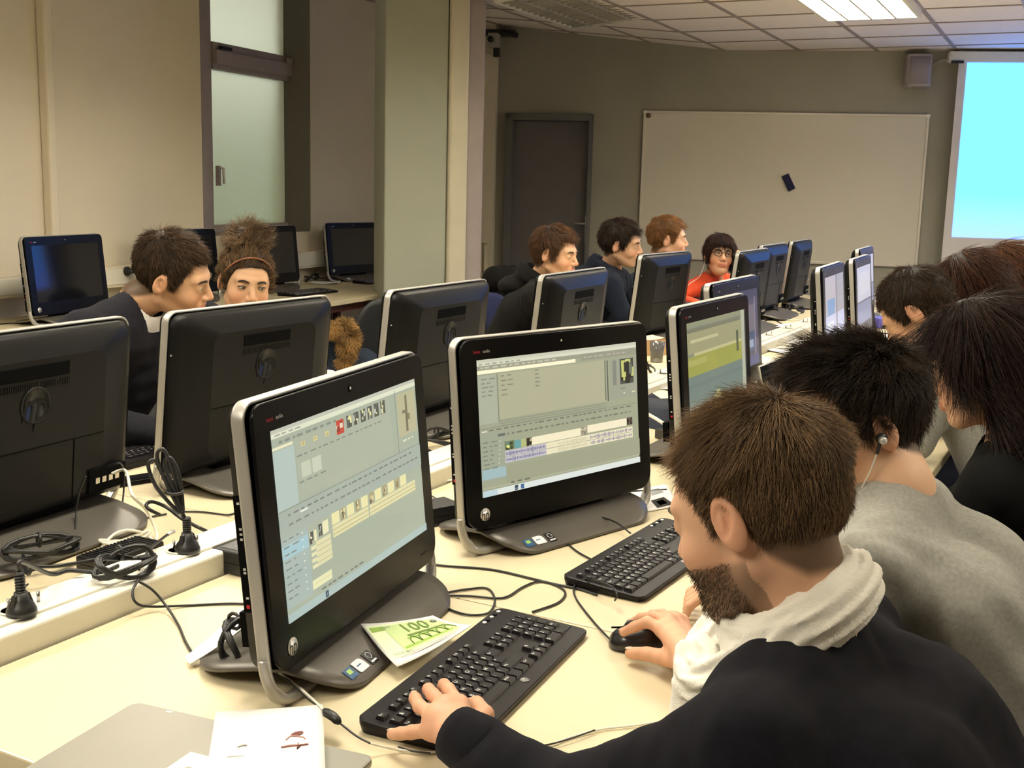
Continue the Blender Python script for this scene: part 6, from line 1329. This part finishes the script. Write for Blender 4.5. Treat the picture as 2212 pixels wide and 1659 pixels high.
# 7. man in the dark cardigan
P7 = Person('person in dark cardigan over white V-neck, leaning left of the woman with the headband', (-.948, 3.187, 1.187), (-88, -17, 16), -125, nb=list(dep(304, 662, 3.22)), pelvis=(-1.42, 3.22, .5), scale=1.0, res=.0038, skin=(.68, .40, .235), hairc=(.040, .026, .015), style='short', seed=77)
P7.auto_arms(sh=.20, fwd=.34); P7.J['wrL'][2] = .80; P7.body(chest=False); P7.eyes(look=(0, -.5)); P7.hair(T=.006, n=11000, length=lambda q: .016+.014*sstep(.03, .09, q[:, 2]), lift=lambda q: .12+.3*sstep(.03, .09, q[:, 2]), rad=.0007, jitter=.5, hl=(2.3, 1.9, 1.6))
P7.cloth('cardigan', m_darkc, bulk=1.1, cutf=vcut(P7, .055, .17, fw=.13)); P7.cloth('white_shirt', m_white_t, off=-.006, sleeves=False, fold=.001, cutf=vcut(P7, .030, .03, fw=.10)); P7.legs(m_jean, m_shoe)
b = MB().tube(spline([P7.J['wrR']+np.array(k) for k in ((.03, .0, .036), (.03, .03, .0), (.03, 0, -.034), (.03, -.03, 0), (.03, 0, .036))], 4), .004, m_rub)
# 8. woman with headband
P8 = Person('person with curly bun and brown headband looking over a computer', (-.882, 3.756, 1.124), (-154, -9, -5), FB, nb=(-.93, 3.79, .965), pelvis=(-1.10, 3.98, .5), fem=1, res=.0038, skin=(.70, .42, .25), hairc=(.045, .027, .014), style='fem', seed=88)
P8.auto_arms(sh=.165); P8.body(); P8.eyes(look=(-.6, -.2), lash=True)
bun = [('e', (0, -.035, .125), (.050, .050, .042)), ('e', (.025, -.02, .145), (.028, .026, .026)), ('e', (-.028, -.045, .14), (.03, .03, .026))]
P8.hair(T=.010, n=16000, length=lambda q: .025+.03*(q[:, 2] > .10), lift=lambda q: .12+.25*(q[:, 2] > .10), rad=.0009, prims=bun, jitter=.9, curl=.9, hl=(5.0, 5.2, 4.8), box=(P8.pos-.16, P8.pos+.23), flow=lambda q: np.stack([q[:, 0]*.2, -np.ones(len(q))*.06, .12-q[:, 2]], 1))
b = MB(); pts = [(.087*math.cos(t), .012+.053*math.sin(t), -.008+.097*math.sin(t)) for t in [math.radians(a) for a in range(-18, 199, 9)]]
b.tube(pts, .004, mat('headband_brown', (.28, .10, .04), .4, coat=.2), n=8, flat=((0, 1, .2), .006, .0025)); P8.attach(b.build('headband'))
P8.cloth('pale_top', m_cream_t, bulk=.94, openr=.085, cutf=None); P8.legs(m_jean, m_shoe)
# a strand on the forehead
b = MB(); b.tube(spline([(-.004, .088, .075), (.004, .103, .055), (-.004, .106, .035), (.003, .101, .022)], 5), .0022, attr_mat('hair_88'), n=6); 
# 9. man in black hoodie
P9 = Person('person in black hoodie with tousled brown hair, in front of the door', (.188, 5.312, 1.158), (-118, -8, 3), FB+10, nb=list(dep(1172, 606, 5.40)), pelvis=(-.12, 5.50, .5), res=.0045, skin=(.68, .40, .25), hairc=(.050, .028, .015), style='short', seed=99)
def hoodring(P, m, R=(.098, .088), z=.012, r=.030):
    c = P.nb+P.u*z-P.f*.02; y = math.degrees(math.atan2(-P.f[0], P.f[1])); fn = torus_fn(c, head_rot(y, -28, 0), R[0], R[1], r, 3, .003, P.seed); f2 = lambda p: smax(smin(fn(p), ell(p, P.nb-P.f*.115-P.u*.03, (.10, .10, .055)), .03), ((p-P.nb)@P.f)-.075, .02)
    V, Q = nets(f2, P.nb-.24, P.nb+.22, .008); return np_mesh('hood', smooth(V, Q), Q, m, P.root)
P9.auto_arms(sh=.195); P9.body(chest=False); P9.eyes(); P9.hair(T=.013, n=6000, length=.036, lift=.22, rad=.0010, jitter=.4, hl=(2.6, 2.1, 1.6), flow=lambda q: np.stack([q[:, 0], q[:, 1]+.06, q[:, 2]-.12], 1))
P9.cloth('hoodie', m_hood, bulk=1.08, cutf=vcut(P9, .05, .10)); hoodring(P9, m_hood); P9.cloth('white_t_shirt', m_cream_t, off=-.008, sleeves=False, fold=.001, openr=.060); P9.legs(m_jean, m_shoe)
# 10. man in navy hoodie, dark hair
P10 = Person('person in navy hoodie with white drawstrings and short black hair, in profile', (.561, 6.091, 1.177), (-106, -8, 10), FB+10, nb=list(dep(1320, 584, 6.18)), pelvis=(.26, 6.30, .5), res=.005, skin=(.70, .42, .27), hairc=(.020, .013, .009), style='short', seed=110)
P10.auto_arms(sh=.20); P10.body(chest=False, beard=.15); P10.eyes(); P10.hair(T=.013, n=5500, length=lambda q: .026+.025*sstep(.03, .09, q[:, 1]), lift=.35, rad=.0011, jitter=.45, hl=(2.2, 1.8, 1.5))
P10.cloth('hoodie', m_nav, bulk=1.10, cutf=vcut(P10, .05, .13)); hoodring(P10, m_nav); P10.cloth('white_shirt', m_white_t, off=-.008, sleeves=False, fold=.001, cutf=vcut(P10, .03, .05))
for sg in (-1, 1):
    a = P10.nb+P10.f*.125+P10.r*sg*.045-P10.u*.075; b = MB().tube(spline([a, a+P10.f*.02-P10.u*.08, a+P10.f*.028-P10.u*.17], 5), .0035, m_plast, n=6); o = b.build('drawstring'); o.parent = P10.root; o.matrix_parent_inverse = P10.root.matrix_world.inverted()
P10.legs(m_jean, m_shoe)
# 11. ginger man
P11 = Person('person with short ginger hair and slate blue top, beside the woman in orange', (.859, 6.509, 1.192), (-93, -2, 6), FB+8, nb=list(dep(1422, 566, 6.6)), pelvis=(.56, 6.72, .5), res=.005, skin=(.78, .47, .32), hairc=(.15, .075, .028), style='short', seed=121)
P11.auto_arms(); P11.body(); P11.eyes(); P11.hair(T=.011, n=5500, length=lambda q: .022+.024*sstep(.03, .09, q[:, 1]), lift=lambda q: .25+.4*sstep(.03, .09, q[:, 1]), rad=.0011, hl=(2.2, 2.0, 1.8)); P11.cloth('blue_top', m_blue, bulk=1.05); P11.legs(m_jean, m_shoe)
# 12. woman in orange with glasses
P12 = Person('person in orange top with dark glasses and fringe, cheek on her hand', (1.203, 6.783, 1.091), (-176, 6, -4), FB-20, nb=list(dep(1543, 596, 6.90)), pelvis=(1.02, 7.10, .5), fem=1, res=.0045, skin=(.70, .42, .26), hairc=(.020, .010, .008), style='bangs', seed=132)
nb = P12.nb
P12.arms(nb-P12.r*.165-P12.u*.05, (1.40, 6.66, .80), (1.325, 6.72, 1.01), nb+P12.r*.165-P12.u*.05, (.93, 6.70, .82), (1.10, 6.45, .79))
wv = Vector((1.325, 6.72, 1.01)); fg = []
for k in range(4):
    c = wv+Vector((-.022+.004*k, -.006+.018*k-.03, .070-.006*k)); fg.append([list(c), list(c+Vector((-.012, -.004, .032))), list(c+Vector((-.028, .002, .012))), list(c+Vector((-.022, .006, -.008)))])
HG = hand(wv, wv+Vector((.015, -.01, -.07)), fg, [list(wv+Vector((-.02, -.03, .02))), list(wv+Vector((-.035, -.035, .05))), list(wv+Vector((-.04, -.03, .075)))], h=.004)
wv2 = Vector((1.10, 6.45, .785)); fg = []
for k in range(4):
    c = wv2+Vector((.03+.012*k, -.07+.012*k, 0)); fg.append([list(c), list(c+Vector((.02, -.03, .003))), list(c+Vector((.03, -.045, -.01))), list(c+Vector((.034, -.05, -.02)))])
HG2 = hand(wv2, wv2+Vector((-.05, .06, .0)), fg, [list(wv2+Vector((.02, -.02, 0))), list(wv2+Vector((.05, -.02, -.005))), list(wv2+Vector((.07, -.03, -.012)))], h=.004)
P12.body(extra=[HG, HG2]); P12.eyes(look=(-.5, .1), lash=True)
P12.hair(T=.013, n=7000, length=lambda q: .04+.02*(q[:, 1] > .03), lift=.06, rad=.0010, whorl=(0, -.01, .13), prims=[('c', (-.055, .0, .02), (-.068, .0, -.06), .03, .018), ('e', (0, -.09, -.02), (.035, .035, .05))], jitter=.15, hl=(2.6, 2.0, 1.7), grav=.06)
P12.cloth('orange_top', m_orange, bulk=.95, cutf=vcut(P12, .06, .10)); P12.legs(m_jean, m_shoe)
b = MB(); mfr = mat('glasses_frame', (.02, .012, .012), .3)
for sx in (-1, 1):
    b.tube([(sx*.031+.021*math.cos(t)*(1.0), .101-.25*max(0, abs(sx*.031+.021*math.cos(t))-.03), -.005+.016*(math.copysign(abs(math.sin(t))**.8, math.sin(t)))) for t in [6.2832*k/20 for k in range(20)]], .0023, mfr, n=6, closed=True)
    b.tube(spline([(sx*.052, .096, 0), (sx*.068, .070, 0), (sx*.078, .0, .004)], 5), .0014, mfr, n=6)
b.tube([(-.010, .102, 0), (0, .104, .002), (.010, .102, 0)], .0015, mfr, n=6); P12.attach(b.build('glasses'))
b = MB(); b.tube(spline([(.083, .0, -.02), (.09, .03, -.06), (.10, .04, -.10), (.12, .05, -.15), (.17, .06, -.19), (.19, .05, -.22)], 6), .0018, m_white, n=6); P12.attach(b.build('earphone_cord'))

# chairs under the sitting people and the empty ones
for P, col_, lb in ((P1, m_chair, 'dark chair under the man in the white scarf'), (P2, m_chair, 'dark chair under the man in the grey sweater'), (P3, m_chair, 'dark chair under the woman with long dark hair'), (P4, m_chair, 'dark chair under the bowed short-haired man'), (P5, m_chair, 'dark chair under the brown-haired woman'), (P6, m_chair, 'dark chair under the auburn-haired woman'), (P7, m_chair, 'dark chair under the man in the cardigan'), (P8, m_chair, 'dark chair under the woman with the headband'), (P9, m_chair, 'dark chair under the man in the black hoodie'), (P10, m_chair, 'dark chair under the man in the navy hoodie'), (P11, m_chair, 'dark chair under the ginger man'), (P12, m_chair, 'dark chair under the woman in orange')):
    chair(col_, lb, P.pel[:2]+P.f[:2]*.06, math.atan2(-P.f[0], P.f[1]))
cc_ = dep(705, 640, 6.45); chair(m_chair, 'black chair with rounded back in front of the window desk, a fur-trimmed jacket beside it', (cc_.x+.14, cc_.y-.16), math.radians(68-10), 'chairs along the window desks')
chair(m_chairb, 'navy blue chair back just left of the grey column foot', (lambda c: (c.x-.15, c.y+.15))(at(808, 752, .82)), math.radians(-115)); chair(m_chairb, 'navy chair behind the man in the black hoodie', (.10, 6.35), math.radians(-118))

# coats hung over chair backs
def furry(name, fn, lo, hi, h, n, L, rad, base, hl, down, seed, parent):
    V, Q = nets(fn, lo, hi, h); N = vnormals(V, Q); r = np.random.default_rng(seed); qi = r.integers(0, len(Q), n); P = V[Q[qi]].mean(1)+r.normal(size=(n, 3))*h*.3; Nn = N[Q[qi, 0]]
    jv = np.stack([wob(P, 60, seed+k) for k in range(3)], 1); D = unit(Nn*.8+np.array([0, 0, -down])+jv*.5+r.normal(size=(n, 3))*.15); K = 4; pts = [P]
    for k in range(K-1): pts.append(pts[-1]+D*(L/(K-1)*r.uniform(.6, 1.3, (n, 1)))); D = unit(D+np.array([0, 0, -.15])+jv*.2)
    pts = np.stack(pts, 1); a = unit(np.cross(pts[:, -1]-pts[:, 0], Nn+.01)); b = unit(np.cross(pts[:, -1]-pts[:, 0], a)); rr = rad*np.linspace(1, .2, K)[None, :, None]
    SV = np.stack([pts+rr*(a[:, None]*math.cos(t)+b[:, None]*math.sin(t)) for t in (0, 2.1, 4.2)], 2).reshape(-1, 3); q0 = np.arange(n)[:, None, None]*K*3+np.arange(K-1)[None, :, None]*3+np.arange(3)[None, None]; q1 = np.arange(n)[:, None, None]*K*3+np.arange(K-1)[None, :, None]*3+(np.arange(3)[None, None]+1) % 3
    SQ = np.stack([q0, q1, q1+3, q0+3], -1).reshape(-1, 4); t = np.clip(.5+.5*wob(P, 45, seed+7)+r.normal(0, .3, n), 0, 1.5)[:, None]; c = np.repeat(np.array(base)*(1+t*(np.array(hl)-1)), K*3, 0)
    o = np_mesh(name, np.concatenate([V, SV]), np.concatenate([Q, SQ+len(V)]), attr_mat('fur_'+name, rough=.7, spec=.2), parent, np.clip(np.concatenate([np.repeat((np.array(base)*.7)[None], len(V), 0), c]), 0, 1)); return o
def coat(label, P, yaw, m, fur=None, seed=3, hgt=.36, wid=.2):
    P = np.array(P, float); e = empty('coat', tuple(P), 0, label, 'coat'); bpy.context.view_layer.update(); y = math.radians(yaw); f = np.array([-math.sin(y), math.cos(y), 0]); r = np.array([math.cos(y), math.sin(y), 0]); u = np.array([0, 0, 1.])
    fn = lambda p: smin(smin(cone(p, P-r*wid*.7, P+r*wid*.7, .07, .07), ell(p, P-u*hgt*.5, (wid, wid*.8, hgt*.6)), .06), ell(p, P+f*.05-u*.08, (.13, .12, .10)), .05)+.012*wob(p*np.array([1, 1, .4]), 26, seed)+.004*wob(p, 70, seed)
    V, Q = nets(fn, P-.55, P+.35, .012); o = np_mesh('coat_body', smooth(V, Q), Q, m, e)
    if fur is not None:
        F = np.array(fur, float); pts = [F+np.array(k) for k in ((-.045, 0, .075), (.01, 0, .085), (.035, .0, .03), (.02, 0, -.03), (.0, 0, -.09))]
        ff = lambda p: finger(p, pts, [.028, .032, .034, .030, .022], .02)
        furry('fur_trim', ff, F-.2, F+.2, .008, 6000, .036, .0014, (.16, .10, .042), (4.2, 4.0, 3.4), .3, 8, e)
    return e
ck = dep(742, 738, 6.15); fk = dep(742, 745, 5.93)
coat('dark jacket with tan fur hood trim hung on a chair behind the leftmost pair', ck, 60, m_blue, fur=fk, hgt=.3)
coat('black coat draped on a chair to the left of the man in the black hoodie', dep(1088, 600, 6.9), -118, m_hood, seed=6, hgt=.42, wid=.17)

cx_ = dep(1088, 640, 6.9); chair(m_chair, 'dark chair under the draped black coat', (cx_.x-.06, cx_.y+.12), math.radians(-118))
for F in [f for f in hl_f[1:]+hr_f]+[hr_t]+[hl_f[0]]:
    tip, prv = Vector(F[-1]), Vector(F[-2]); d = (tip-prv).normalized(); up_ = (Vector((0, 0, 1))-d*d.z).normalized(); sd = d.cross(up_); k = 1.25 if F is hr_t else 1.0
    Tn = Matrix(((sd.x*k, d.x*k, up_.x, 0), (sd.y*k, d.y*k, up_.y, 0), (sd.z*k, d.z*k, up_.z, 0), (0, 0, 0, 1))); Tn.translation = tip+d*.0015+up_*(.0064 if F is not hr_t else .0080)
    o = MB().ball((0, 0, 0), (.0045, .0056, .0013), m_nail, 12, 6, T=Tn).build('fingernail', P1.root); o.matrix_parent_inverse = P1.root.matrix_world.inverted()
